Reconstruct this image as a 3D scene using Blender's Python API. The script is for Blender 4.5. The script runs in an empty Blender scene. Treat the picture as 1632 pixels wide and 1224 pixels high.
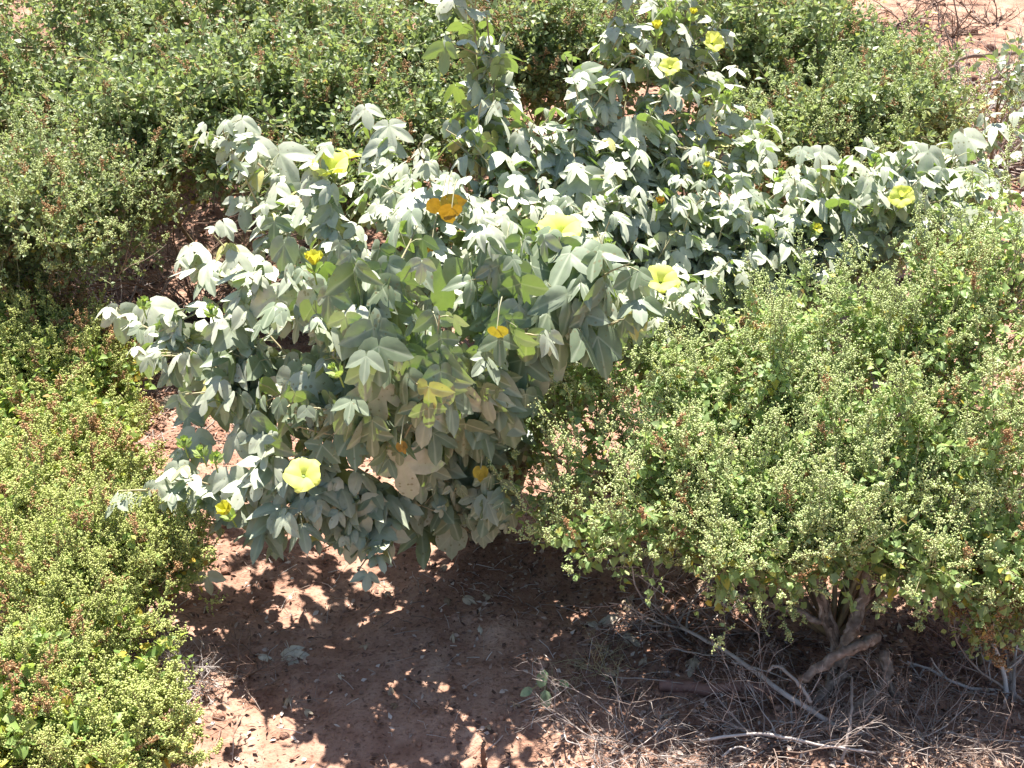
import bpy, math, random
import numpy as np
from mathutils import Vector

rng = np.random.default_rng(7)
random.seed(7)
SC = bpy.context.scene
COL = SC.collection
PI = math.pi

# ------------------------------------------------------------------ camera model
CAM_Z = 1.70
PITCH = math.radians(25.0)
HFOV = math.radians(46.0)
TH = math.tan(HFOV / 2)


def ray(px, py):
    xn = (px - 816) / 816 * TH
    yn = (612 - py) / 816 * TH
    return np.array([xn, math.cos(PITCH) + yn * math.sin(PITCH), -math.sin(PITCH) + yn * math.cos(PITCH)])


def P(px, py, y):
    d = ray(px, py)
    t = y / d[1]
    return np.array([d[0] * t, y, CAM_Z + d[2] * t])


# ------------------------------------------------------------------ ground height
_lat = np.random.default_rng(3).random((256, 256))


def vnoise(x, y):
    x = np.asarray(x, float); y = np.asarray(y, float)
    xi = np.floor(x).astype(int); yi = np.floor(y).astype(int)
    fx = x - xi; fy = y - yi
    fx = fx * fx * (3 - 2 * fx); fy = fy * fy * (3 - 2 * fy)
    a = _lat[xi % 256, yi % 256]; b = _lat[(xi + 1) % 256, yi % 256]
    c = _lat[xi % 256, (yi + 1) % 256]; d = _lat[(xi + 1) % 256, (yi + 1) % 256]
    return (a * (1 - fx) + b * fx) * (1 - fy) + (c * (1 - fx) + d * fx) * fy - 0.5


def height(x, y):
    x = np.asarray(x, float); y = np.asarray(y, float)
    k = 0.5
    h = 0.25 * k * np.log1p(np.exp(np.clip((y - 4.1) / k, -30, 30)))
    big = np.clip((y - 4.1) / k, 0, None) * k * 0.25
    h = np.where((y - 4.1) / k > 25, big, h)
    h = h + 0.05 * vnoise(x * 2.1 + 9, y * 2.1) + 0.028 * vnoise(x * 7 + 3, y * 7) + 0.012 * vnoise(x * 21, y * 21 + 5)
    return h


def G(px, py, lift=0.0):
    d = ray(px, py); o = np.array([0, 0, CAM_Z])
    lo, hi = 0.5, 40.0
    t = 1.0
    while t < 40:
        p = o + d * t
        if p[2] - height(p[0], p[1]) < 0:
            break
        t += 0.05
    a, b = t - 0.05, t
    for _ in range(12):
        m = (a + b) / 2
        p = o + d * m
        if p[2] - height(p[0], p[1]) < 0: b = m
        else: a = m
    p = o + d * b
    p[2] += lift
    return p


# ------------------------------------------------------------------ mesh builder
def norm(v):
    v = np.asarray(v, float)
    return v / np.maximum(np.linalg.norm(v, axis=-1, keepdims=True), 1e-9)


class MB:
    def __init__(self):
        self.V = []; self.L = []; self.S = []; self.T = []; self.A = []; self.n = 0

    def add(self, V, L, S, tint, vein=None):
        self.V.append(np.asarray(V, np.float32)); self.L.append(np.asarray(L, np.int32) + self.n)
        self.S.append(np.asarray(S, np.int32)); self.T.append(np.full(len(S), tint, np.float32) if np.isscalar(tint) else np.asarray(tint, np.float32))
        self.A.append(np.full(len(V), 0.0, np.float32) if vein is None else np.asarray(vein, np.float32))
        self.n += len(V)

    def inst(self, tpl, R, Pn, tint):
        V, L, S, A = tpl
        N = len(Pn)
        if N == 0: return
        W = np.einsum('nij,vj->nvi', R, V) + Pn[:, None, :]
        nv = len(V)
        LL = (L[None, :] + (np.arange(N) * nv)[:, None]).ravel()
        self.add(W.reshape(-1, 3), LL, np.tile(S, N), np.repeat(np.asarray(tint, np.float32), len(S)), np.tile(A, N))

    def tube(self, pts, rad, sides=5, tint=0.5, jitter=0.0, cap=True):
        pts = np.asarray(pts, float); n = len(pts)
        rad = np.broadcast_to(np.asarray(rad, float), (n,))
        t = norm(np.gradient(pts, axis=0))
        ref = np.array([0.31, 0.17, 0.93]) if abs(t[0] @ np.array([0.31, 0.17, 0.93])) < 0.9 else np.array([1.0, 0.1, 0])
        u = norm(np.cross(t, ref)); w = np.cross(t, u)
        a = np.arange(sides) / sides * 2 * PI
        rr = rad[:, None] * np.ones((1, sides))
        if jitter: rr = rr * (1 + jitter * (rng.random((n, sides)) - 0.5))
        V = pts[:, None, :] + rr[..., None] * (np.cos(a)[None, :, None] * u[:, None, :] + np.sin(a)[None, :, None] * w[:, None, :])
        i = np.arange(n - 1)[:, None] * sides; j = np.arange(sides)[None, :]; k = (j + 1) % sides
        L = np.stack([i + j, i + k, i + sides + k, i + sides + j], -1).reshape(-1)
        S = np.full((n - 1) * sides, 4)
        if cap:
            L = np.concatenate([L, np.arange(sides) + (n - 1) * sides, np.arange(sides)[::-1]])
            S = np.concatenate([S, [sides, sides]])
        self.add(V.reshape(-1, 3), L, S, tint)

    def build(self, name, mat, parent=None, smooth=False):
        if not self.V:
            return None
        V = np.concatenate(self.V); L = np.concatenate(self.L); S = np.concatenate(self.S)
        T = np.concatenate(self.T); A = np.concatenate(self.A)
        org = np.zeros(3)
        me = bpy.data.meshes.new(name)
        me.vertices.add(len(V)); me.vertices.foreach_set('co', V.ravel())
        me.loops.add(len(L)); me.loops.foreach_set('vertex_index', L)
        me.polygons.add(len(S))
        st = np.zeros(len(S), np.int32); st[1:] = np.cumsum(S)[:-1]
        me.polygons.foreach_set('loop_start', st); me.polygons.foreach_set('loop_total', S)
        if smooth: me.polygons.foreach_set('use_smooth', np.ones(len(S), bool))
        at = me.attributes.new('tint', 'FLOAT', 'FACE'); at.data.foreach_set('value', T)
        av = me.attributes.new('vein', 'FLOAT', 'POINT'); av.data.foreach_set('value', A)
        me.update(calc_edges=True)
        me.materials.append(mat)
        o = bpy.data.objects.new(name, me)
        COL.objects.link(o)
        if parent is not None:
            o.parent = parent
            o.location = -Vector(parent_world(parent))
        return o


def parent_world(o):
    p = Vector((0, 0, 0))
    while o is not None:
        p += o.location; o = o.parent
    return p


def thing(name, label, cat, loc=(0, 0, 0), group=None):
    o = bpy.data.objects.new(name, None); COL.objects.link(o)
    o.empty_display_size = 0.05
    o.location = Vector([float(c) for c in loc])
    return tag(o, label, cat, group)


def tag(o, label, cat, group=None):
    o['label'] = label; o['category'] = cat
    if group: o['group'] = group
    return o


def kind(o, k):
    o['kind'] = k
    return o


def catmull(pts, n):
    pts = np.asarray(pts, float)
    if len(pts) == 2:
        s = np.linspace(0, 1, n)[:, None]
        return pts[0] * (1 - s) + pts[1] * s
    p = np.vstack([2 * pts[0] - pts[1], pts, 2 * pts[-1] - pts[-2]])
    out = []
    for s in np.linspace(0, len(pts) - 1 - 1e-6, n):
        i = int(s); f = s - i
        a, b, c, d = p[i], p[i + 1], p[i + 2], p[i + 3]
        out.append(0.5 * ((2 * b) + (c - a) * f + (2 * a - 5 * b + 4 * c - d) * f * f + (3 * b - a - 3 * c + d) * f ** 3))
    return np.array(out)


def frames(axis, nrm, scale):
    """Rotation columns X, Y(axis), Z(normal) scaled. axis (N,3), nrm (N,3), scale (N,)"""
    y = norm(axis)
    z = norm(nrm - y * np.sum(nrm * y, -1, keepdims=True))
    x = np.cross(y, z)
    return np.stack([x, y, z], -1) * np.asarray(scale)[:, None, None]


# ------------------------------------------------------------------ materials
def new_mat(name):
    m = bpy.data.materials.new(name); m.use_nodes = True
    nt = m.node_tree; nt.nodes.clear()
    return m, nt, nt.nodes, nt.links


def ramp(nodes, stops, interp='LINEAR'):
    r = nodes.new('ShaderNodeValToRGB'); cr = r.color_ramp; cr.interpolation = interp
    while len(cr.elements) < len(stops): cr.elements.new(0.5)
    for e, (p, c) in zip(cr.elements, stops):
        e.position = p; e.color = (*c, 1)
    return r


def leaf_mat(name, stops, under=None, trans=(0.3, 0.45, 0.06), tmix=0.3, rough=0.55, vein=None, spec=0.3, mottle=0.25, sheen=0.0, tint_trans=0.0, specks=None):
    m, nt, N, K = new_mat(name)
    out = N.new('ShaderNodeOutputMaterial')
    at = N.new('ShaderNodeAttribute'); at.attribute_name = 'tint'
    rp = ramp(N, stops); K.new(at.outputs['Fac'], rp.inputs['Fac'])
    col = rp.outputs['Color']
    if mottle:
        tc = N.new('ShaderNodeTexCoord'); nz = N.new('ShaderNodeTexNoise'); nz.inputs['Scale'].default_value = 60; nz.inputs['Detail'].default_value = 3
        K.new(tc.outputs['Object'], nz.inputs['Vector'])
        mr = N.new('ShaderNodeMapRange'); mr.inputs['From Min'].default_value = 0.3; mr.inputs['From Max'].default_value = 0.7
        mr.inputs['To Min'].default_value = 1 - mottle; mr.inputs['To Max'].default_value = 1 + mottle * 0.6
        K.new(nz.outputs['Fac'], mr.inputs['Value'])
        mx = N.new('ShaderNodeMix'); mx.data_type = 'RGBA'; mx.blend_type = 'MULTIPLY'; mx.inputs['Factor'].default_value = 1
        K.new(col, mx.inputs[6]); K.new(mr.outputs['Result'], mx.inputs[7]); col = mx.outputs[2]
    if vein:
        av = N.new('ShaderNodeAttribute'); av.attribute_name = 'vein'
        mr2 = N.new('ShaderNodeMapRange'); mr2.inputs['From Min'].default_value = 0.0; mr2.inputs['From Max'].default_value = 0.16
        mr2.inputs['To Min'].default_value = 0.55; mr2.inputs['To Max'].default_value = 0.0
        K.new(av.outputs['Fac'], mr2.inputs['Value'])
        mv = N.new('ShaderNodeMix'); mv.data_type = 'RGBA'; K.new(mr2.outputs['Result'], mv.inputs['Factor'])
        K.new(col, mv.inputs[6]); mv.inputs[7].default_value = (*vein, 1); col = mv.outputs[2]
    if specks:
        tcs = N.new('ShaderNodeTexCoord'); vo = N.new('ShaderNodeTexVoronoi'); vo.inputs['Scale'].default_value = 75
        K.new(tcs.outputs['Object'], vo.inputs['Vector'])
        n5 = N.new('ShaderNodeTexNoise'); n5.inputs['Scale'].default_value = 9; K.new(tcs.outputs['Object'], n5.inputs['Vector'])
        m5 = N.new('ShaderNodeMath'); m5.operation = 'MULTIPLY_ADD'; m5.inputs[1].default_value = 0.9; m5.inputs[2].default_value = -0.34
        K.new(n5.outputs['Fac'], m5.inputs[0])
        m6 = N.new('ShaderNodeMath'); m6.operation = 'LESS_THAN'; K.new(vo.outputs['Distance'], m6.inputs[0]); K.new(m5.outputs[0], m6.inputs[1])
        mx5 = N.new('ShaderNodeMix'); mx5.data_type = 'RGBA'
        m7 = N.new('ShaderNodeMath'); m7.operation = 'MULTIPLY'; m7.inputs[1].default_value = 0.7; K.new(m6.outputs[0], m7.inputs[0]); K.new(m7.outputs[0], mx5.inputs['Factor'])
        K.new(col, mx5.inputs[6]); mx5.inputs[7].default_value = (*specks, 1); col = mx5.outputs[2]
    if under:
        ge = N.new('ShaderNodeNewGeometry')
        mu = N.new('ShaderNodeMix'); mu.data_type = 'RGBA'; K.new(ge.outputs['Backfacing'], mu.inputs['Factor'])
        K.new(col, mu.inputs[6]); mu.inputs[7].default_value = (*under, 1); col = mu.outputs[2]
    b = N.new('ShaderNodeBsdfPrincipled'); b.inputs['Roughness'].default_value = rough; b.inputs['Specular IOR Level'].default_value = spec
    if sheen:
        b.inputs['Sheen Weight'].default_value = sheen; b.inputs['Sheen Roughness'].default_value = 0.5
    K.new(col, b.inputs['Base Color'])
    tr = N.new('ShaderNodeBsdfTranslucent')
    if tint_trans:
        mt = N.new('ShaderNodeMix'); mt.data_type = 'RGBA'; mt.inputs['Factor'].default_value = tint_trans
        mt.inputs[6].default_value = (*trans, 1); K.new(col, mt.inputs[7]); K.new(mt.outputs[2], tr.inputs['Color'])
    else:
        tr.inputs['Color'].default_value = (*trans, 1)
    ms = N.new('ShaderNodeMixShader'); ms.inputs['Fac'].default_value = tmix
    K.new(b.outputs[0], ms.inputs[1]); K.new(tr.outputs[0], ms.inputs[2])
    K.new(ms.outputs[0], out.inputs['Surface'])
    return m


def bark_mat(name, stops, scale=40, rough=0.85, bump=0.5, stretch=True):
    m, nt, N, K = new_mat(name)
    out = N.new('ShaderNodeOutputMaterial'); b = N.new('ShaderNodeBsdfPrincipled')
    b.inputs['Roughness'].default_value = rough; b.inputs['Specular IOR Level'].default_value = 0.2
    tc = N.new('ShaderNodeTexCoord'); nz = N.new('ShaderNodeTexNoise'); nz.inputs['Scale'].default_value = scale; nz.inputs['Detail'].default_value = 5
    K.new(tc.outputs['Object'], nz.inputs['Vector'])
    at = N.new('ShaderNodeAttribute'); at.attribute_name = 'tint'
    ad = N.new('ShaderNodeMath'); ad.operation = 'ADD'
    m2 = N.new('ShaderNodeMath'); m2.operation = 'MULTIPLY_ADD'; m2.inputs[1].default_value = 0.9; m2.inputs[2].default_value = -0.45
    K.new(nz.outputs['Fac'], m2.inputs[0]); K.new(m2.outputs[0], ad.inputs[0]); K.new(at.outputs['Fac'], ad.inputs[1])
    rp = ramp(N, stops); K.new(ad.outputs[0], rp.inputs['Fac']); K.new(rp.outputs['Color'], b.inputs['Base Color'])
    if bump:
        bp = N.new('ShaderNodeBump'); bp.inputs['Strength'].default_value = bump; bp.inputs['Distance'].default_value = 0.004
        K.new(nz.outputs['Fac'], bp.inputs['Height']); K.new(bp.outputs[0], b.inputs['Normal'])
    K.new(b.outputs[0], out.inputs['Surface'])
    return m


M = {}
M['cotton'] = leaf_mat('cotton_leaf', [(0.0, (0.17, 0.215, 0.125)), (0.25, (0.28, 0.32, 0.23)), (0.5, (0.44, 0.46, 0.34)), (0.95, (0.56, 0.575, 0.45)), (1.0, (0.50, 0.46, 0.16))],
                       under=(0.27, 0.34, 0.15), trans=(0.26, 0.40, 0.05), tmix=0.22, rough=0.45, vein=(0.5, 0.55, 0.38), spec=0.55, mottle=0.14, sheen=0.12, specks=(0.17, 0.13, 0.06))
M['cotton_stem'] = bark_mat('cotton_stem', [(0.2, (0.20, 0.15, 0.09)), (0.6, (0.36, 0.30, 0.18)), (1.0, (0.42, 0.42, 0.26))], bump=0.2)
M['petal'] = leaf_mat('lemon_petal', [(0, (0.76, 0.82, 0.17)), (1, (0.85, 0.88, 0.26))], trans=(0.82, 0.86, 0.16), tmix=0.5, rough=0.6, mottle=0.06)
M['petal_deep'] = leaf_mat('yellow_petal', [(0, (0.52, 0.50, 0.04)), (1, (0.62, 0.60, 0.08))], trans=(0.62, 0.58, 0.05), tmix=0.3, rough=0.6, mottle=0.10)
M['calyx'] = leaf_mat('calyx_green', [(0, (0.24, 0.32, 0.10)), (1, (0.34, 0.42, 0.16))], trans=(0.35, 0.5, 0.06), tmix=0.3, mottle=0.15)
M['yellow_leaf'] = leaf_mat('yellowed_leaf', [(0, (0.30, 0.13, 0.02)), (0.5, (0.38, 0.21, 0.03)), (1, (0.46, 0.33, 0.05))], trans=(0.36, 0.20, 0.01), tmix=0.22, mottle=0.45)
M['dead_leaf'] = leaf_mat('dead_leaf', [(0, (0.22, 0.14, 0.08)), (0.5, (0.42, 0.33, 0.23)), (1, (0.58, 0.52, 0.42))], trans=(0.3, 0.2, 0.1), tmix=0.1, rough=0.8, mottle=0.3)
M['weed_right'] = leaf_mat('goosefoot_leaf', [(0.0, (0.18, 0.28, 0.085)), (0.45, (0.31, 0.43, 0.165)), (0.82, (0.45, 0.56, 0.28)), (0.93, (0.36, 0.38, 0.12)), (0.965, (0.50, 0.40, 0.06)), (1.0, (0.30, 0.16, 0.07))],
                           trans=(0.48, 0.62, 0.16), tmix=0.45, rough=0.5, mottle=0.2, tint_trans=0.35)
M['weed_left'] = leaf_mat('yellow_goosefoot_leaf', [(0.0, (0.15, 0.25, 0.06)), (0.45, (0.26, 0.38, 0.10)), (0.8, (0.40, 0.50, 0.18)), (0.90, (0.45, 0.42, 0.08)), (0.955, (0.56, 0.40, 0.05)), (1.0, (0.36, 0.17, 0.06))],
                          trans=(0.48, 0.60, 0.09), tmix=0.42, rough=0.5, mottle=0.2, tint_trans=0.35)
M['weed_back'] = leaf_mat('bush_leaf', [(0.0, (0.10, 0.155, 0.06)), (0.5, (0.20, 0.26, 0.115)), (0.88, (0.35, 0.40, 0.21)), (0.965, (0.36, 0.37, 0.14)), (0.988, (0.48, 0.38, 0.05)), (1.0, (0.30, 0.16, 0.07))],
                          trans=(0.36, 0.46, 0.11), tmix=0.38, rough=0.48, spec=0.4, mottle=0.2, tint_trans=0.3)
M['seed'] = leaf_mat('seed_green', [(0, (0.43, 0.51, 0.18)), (0.6, (0.58, 0.66, 0.30)), (1, (0.70, 0.74, 0.41))], trans=(0.5, 0.58, 0.16), tmix=0.25, rough=0.7, mottle=0.1)
M['seed_dry'] = leaf_mat('seed_rusty', [(0, (0.30, 0.15, 0.07)), (0.5, (0.44, 0.25, 0.11)), (1, (0.56, 0.40, 0.22))], trans=(0.4, 0.2, 0.06), tmix=0.15, rough=0.8, mottle=0.2)
M['weed_stem'] = bark_mat('weed_stem', [(0.1, (0.16, 0.11, 0.07)), (0.5, (0.26, 0.22, 0.12)), (1.0, (0.34, 0.34, 0.18))], bump=0.1)
M['trunk'] = bark_mat('gnarled_bark', [(0.15, (0.07, 0.05, 0.037)), (0.5, (0.22, 0.165, 0.13)), (0.8, (0.46, 0.38, 0.32))], scale=70, bump=1.0)
M['dead_wood'] = bark_mat('grey_dead_wood', [(0.1, (0.18, 0.125, 0.10)), (0.5, (0.36, 0.295, 0.255)), (0.95, (0.56, 0.50, 0.46))], scale=50, bump=0.3)
M['dead_dark'] = bark_mat('brown_dead_wood', [(0.1, (0.08, 0.05, 0.04)), (0.5, (0.17, 0.11, 0.08)), (0.95, (0.28, 0.20, 0.16))], scale=50, bump=0.3)
M['red_wood'] = bark_mat('reddish_wood', [(0.1, (0.10, 0.05, 0.04)), (0.5, (0.20, 0.10, 0.08)), (0.95, (0.32, 0.19, 0.15))], scale=50, bump=0.6)
M['litter'] = bark_mat('litter_brown', [(0.1, (0.085, 0.05, 0.036)), (0.4, (0.17, 0.095, 0.07)), (0.7, (0.30, 0.19, 0.14)), (1.0, (0.55, 0.46, 0.40))], bump=0)
M['pebble'] = bark_mat('pebble', [(0.1, (0.17, 0.09, 0.065)), (0.6, (0.27, 0.16, 0.12)), (1.0, (0.60, 0.54, 0.50))], bump=0.2)
M['seedling'] = leaf_mat('seedling_leaf', [(0, (0.16, 0.24, 0.12)), (1, (0.24, 0.32, 0.18))], trans=(0.3, 0.4, 0.1), tmix=0.15, mottle=0.5)
M['tan_grass'] = leaf_mat('tan_grass', [(0, (0.32, 0.26, 0.14)), (1, (0.52, 0.45, 0.27))], trans=(0.4, 0.35, 0.15), tmix=0.15, mottle=0.1)


def soil_mat():
    m, nt, N, K = new_mat('red_soil')
    out = N.new('ShaderNodeOutputMaterial'); b = N.new('ShaderNodeBsdfPrincipled')
    b.inputs['Roughness'].default_value = 0.95; b.inputs['Specular IOR Level'].default_value = 0.1
    tc = N.new('ShaderNodeTexCoord')

    def noise(scale, detail=5, rough=0.55):
        n = N.new('ShaderNodeTexNoise'); n.inputs['Scale'].default_value = scale; n.inputs['Detail'].default_value = detail; n.inputs['Roughness'].default_value = rough
        K.new(tc.outputs['Object'], n.inputs['Vector']); return n
    n1 = noise(1.7, 4); n2 = noise(14, 6, 0.65); n3 = noise(110, 3)
    r1 = ramp(N, [(0.30, (0.22, 0.122, 0.086)), (0.5, (0.335, 0.208, 0.152)), (0.70, (0.43, 0.29, 0.22))])
    K.new(n2.outputs['Fac'], r1.inputs['Fac'])
    r2 = ramp(N, [(0.35, (0.80, 0.72, 0.70)), (0.62, (1.08, 1.05, 1.02))])
    K.new(n1.outputs['Fac'], r2.inputs['Fac'])
    mx = N.new('ShaderNodeMix'); mx.data_type = 'RGBA'; mx.blend_type = 'MULTIPLY'; mx.inputs['Factor'].default_value = 1
    K.new(r1.outputs['Color'], mx.inputs[6]); K.new(r2.outputs['Color'], mx.inputs[7])
    r3 = ramp(N, [(0.33, (0.55, 0.48, 0.45)), (0.45, (1, 1, 1)), (0.70, (1.12, 1.10, 1.08))])
    K.new(n3.outputs['Fac'], r3.inputs['Fac'])
    mx2 = N.new('ShaderNodeMix'); mx2.data_type = 'RGBA'; mx2.blend_type = 'MULTIPLY'; mx2.inputs['Factor'].default_value = 0.8
    K.new(mx.outputs[2], mx2.inputs[6]); K.new(r3.outputs['Color'], mx2.inputs[7])
    K.new(mx2.outputs[2], b.inputs['Base Color'])
    ad = N.new('ShaderNodeMath'); ad.operation = 'MULTIPLY_ADD'; ad.inputs[1].default_value = 0.35
    K.new(n3.outputs['Fac'], ad.inputs[0]); K.new(n2.outputs['Fac'], ad.inputs[2])
    bp = N.new('ShaderNodeBump'); bp.inputs['Strength'].default_value = 0.8; bp.inputs['Distance'].default_value = 0.018
    K.new(ad.outputs[0], bp.inputs['Height']); K.new(bp.outputs[0], b.inputs['Normal'])
    K.new(b.outputs[0], out.inputs['Surface'])
    return m


M['soil'] = soil_mat()

# ------------------------------------------------------------------ ground
gx = np.concatenate([-np.geomspace(90, 1.65, 40), np.arange(-1.6, 2.2, 0.0125), np.geomspace(2.25, 90, 40)])
gy = np.concatenate([-np.geomspace(30, 0.2, 14), np.linspace(0, 1.5, 20), np.arange(1.52, 4.4, 0.0125), np.geomspace(4.45, 140, 110)])
XX, YY = np.meshgrid(gx, gy)
g = MB()
nxx, nyy = len(gx), len(gy)
i = np.arange(nyy - 1)[:, None] * nxx; j = np.arange(nxx - 1)[None, :]
Lg = np.stack([i + j, i + j + 1, i + nxx + j + 1, i + nxx + j], -1).reshape(-1)
g.add(np.stack([XX, YY, height(XX, YY)], -1).reshape(-1, 3), Lg, np.full((nxx - 1) * (nyy - 1), 4), 0.5)
kind(g.build('ground', M['soil'], smooth=True), 'structure')


# ------------------------------------------------------------------ templates
def cotton_leaf(lobes, rs=0.42, fold=0.14, droop=0.22, umb=0.18, base=0.16, ex=1.6, seed=0):
    """Polar lobed leaf, stalk at origin, main lobe along +Y. lobes: (angle deg, length), sorted by angle."""
    r = random.Random(seed)
    TT = [0.0, 0.12, 0.36, 0.68]
    out = []   # (angle, radius, t)
    lobes = sorted(lobes)
    for q, (a, Ln) in enumerate(lobes):
        left = lobes[q - 1][0] if q > 0 else None
        right = lobes[q + 1][0] if q + 1 < len(lobes) else None
        for side in (-1, 1):
            nb = left if side < 0 else right
            half = abs(nb - a) / 2 if nb is not None else (180 - abs(a)) * 1.0
            end = rs if nb is not None else base
            e = ex if nb is not None else 0.72
            ts = TT if nb is not None else [0.0, 0.08, 0.22, 0.42, 0.65, 0.88]
            if side < 0:
                ts = ts[1:]
            for t in ts:
                rad = Ln * 1.0 - (Ln - end) * t ** e
                if t == 0.0: rad *= 1.045
                rad *= 1 + 0.04 * (r.random() - 0.5)
                out.append((a + side * half * t, rad, t if nb is not None else min(1, t * 3.2), Ln))
            if side > 0 and nb is not None:
                out.append((a + half, rs, 1.0, 1.0))
    out.sort()
    n = len(out)
    V = [(0, 0, 0)]; A = [0.0]
    for f in (0.5, 1.0):
        for (a, rad, t, Ln) in out:
            th = math.radians(a); rr = rad * f
            x = math.sin(th) * rr; y = math.cos(th) * rr
            z = fold * t * rr * (1.2 - 0.5 * f) - droop * rr * rr - umb * abs(x) * (0.4 + abs(x)) + 0.02 * (r.random() - 0.5)
            V.append((x, y, z)); A.append(t if f == 1.0 else t)
    L = []; S = []
    for k in range(n - 1):
        L += [0, 1 + k + 1, 1 + k]; S.append(3)
        L += [1 + k, 1 + k + 1, 1 + n + k + 1, 1 + n + k]; S.append(4)
    V = np.array(V); L = np.array(L); S = np.array(S)
    # consistent upward winding
    v0, v1, v2 = V[L[0]], V[L[1]], V[L[2]]
    if np.cross(v1 - v0, v2 - v0)[2] < 0:
        o = []; p = 0
        for s in S:
            o += list(L[p:p + s][::-1]); p += s
        L = np.array(o)
    return (V, L, S, np.array(A))


COT = []
for s in range(4):
    q = random.Random(s + 20)
    COT.append(cotton_leaf([(-60 - q.uniform(0, 12), q.uniform(0.74, 0.88)), (0, 1.0), (60 + q.uniform(0, 12), q.uniform(0.74, 0.88))], rs=0.40, fold=q.uniform(0.08, 0.2), droop=q.uniform(0.08, 0.35), umb=q.uniform(0.05, 0.4), seed=s))
COT.append(cotton_leaf([(-58, 0.85), (0, 1.0), (60, 0.8)], rs=0.34, fold=0.2, droop=0.2, umb=0.3, seed=9, ex=1.3))
COT.append(cotton_leaf([(-100, 0.52), (-52, 0.85), (0, 1.0), (52, 0.85), (100, 0.5)], rs=0.40, fold=0.1, droop=0.15, umb=0.15, seed=5))
COT_HEART = [cotton_leaf([(-34, 0.72), (0, 1.0), (34, 0.72)], rs=0.68, fold=0.12, droop=0.2, umb=0.1, base=0.25, ex=1.3, seed=6),
             cotton_leaf([(-48, 0.85), (40, 0.92)], rs=0.55, fold=0.2, droop=0.2, umb=0.1, base=0.25, ex=1.2, seed=7)]
COT_ALL = COT + COT_HEART


def outline_leaf(half, fold=0.25, droop=0.15):
    """half: list of (y, w) down one side from base to tip; folded on the midrib."""
    ys = [h[0] for h in half]; n = len(half)
    V = []
    for y, w in half:
        z = -droop * y * y
        V += [(-w, y, z + fold * w), (0, y, z), (w, y, z + fold * w)]
    L = []; S = []
    for k in range(n - 1):
        a = 3 * k
        L += [a, a + 1, a + 4, a + 3]; S.append(4)
        L += [a + 1, a + 2, a + 5, a + 4]; S.append(4)
    V = np.array(V, float)
    A = np.array([1, 0, 1] * n, float)
    return (V, np.array(L), np.array(S), A)


GOOSE = [outline_leaf([(0, 0.015), (0.18, 0.10), (0.36, 0.40), (0.52, 0.33), (0.78, 0.18), (1.0, 0.01)], 0.25, 0.15),
         outline_leaf([(0, 0.02), (0.12, 0.18), (0.30, 0.46), (0.45, 0.36), (0.7, 0.30), (1.0, 0.02)], 0.4, 0.3),
         outline_leaf([(0, 0.02), (0.2, 0.2), (0.45, 0.33), (0.7, 0.24), (1.0, 0.01)], 0.15, -0.1)]
SMALL = [outline_leaf([(0, 0.02), (0.4, 0.30), (0.72, 0.24), (1.0, 0.02)], 0.3, 0.1),
         outline_leaf([(0, 0.03), (0.35, 0.36), (1.0, 0.02)], 0.2, -0.1)]


def blob():
    V = np.array([(1, 0, 0), (-1, 0, 0), (0, 1, 0), (0, -1, 0), (0, 0, 1), (0, 0, -1)], float)
    F = [(0, 2, 4), (2, 1, 4), (1, 3, 4), (3, 0, 4), (2, 0, 5), (1, 2, 5), (3, 1, 5), (0, 3, 5)]
    return (V, np.array(F).ravel(), np.full(8, 3), np.ones(6))


BLOB = blob()


def rand_unit(n):
    v = rng.normal(size=(n, 3))
    return norm(v)


def add_blobs(mb, pos, size, lo=0.0, hi=1.0):
    n = len(pos)
    a = rand_unit(n); b = rand_unit(n)
    R = frames(a, b, np.ones(n)) * (size * (0.6 + 0.8 * rng.random((n, 1, 3))))
    mb.inst(BLOB, R, pos, lo + (hi - lo) * rng.random(n))


def add_leaves(mb, tpls, pos, axis, nrm, size, tint):
    n = len(pos)
    which = rng.integers(0, len(tpls), n)
    R = frames(axis, nrm, size)
    wv = 0.8 + 0.45 * rng.random(n)
    R[:, :, 0] *= wv[:, None]
    for k in range(len(tpls)):
        s = which == k
        if s.any(): mb.inst(tpls[k], R[s], pos[s], tint[s])


def panicle(stem, seeds, base, d, length, blob_r, nside, per):
    """A seed spike: axis with short side spikes packed with little round seeds."""
    d = norm(d)
    bend = rand_unit(1)[0] * 0.18
    s = np.linspace(0, 1, 5)[:, None]
    ax = base + d * length * s + bend * length * s * s
    stem.tube(ax, np.linspace(0.0012, 0.0006, 5), 3, 0.6, cap=False)
    n0 = int(per * 1.2)
    t = rng.random(n0) * 0.75 + 0.25
    p1 = base + d * length * t[:, None] + bend * length * (t * t)[:, None] + rng.normal(size=(n0, 3)) * blob_r * 1.1
    t0 = rng.uniform(0.1, 0.85, (nside, 1))
    o = base + d * length * t0 + bend * length * t0 * t0
    sd = norm(d * rng.uniform(0.4, 1.0, (nside, 1)) + rand_unit(nside) * 0.75)
    ln = length * rng.uniform(0.25, 0.5, (nside, 1)) * (1.1 - t0 * 0.6)
    t = rng.random((nside, per, 1))
    p2 = (o[:, None] + (sd * ln)[:, None] * t + rng.normal(size=(nside, per, 3)) * blob_r * 0.9).reshape(-1, 3)
    seeds.append(np.concatenate([p1, p2]))


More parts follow.
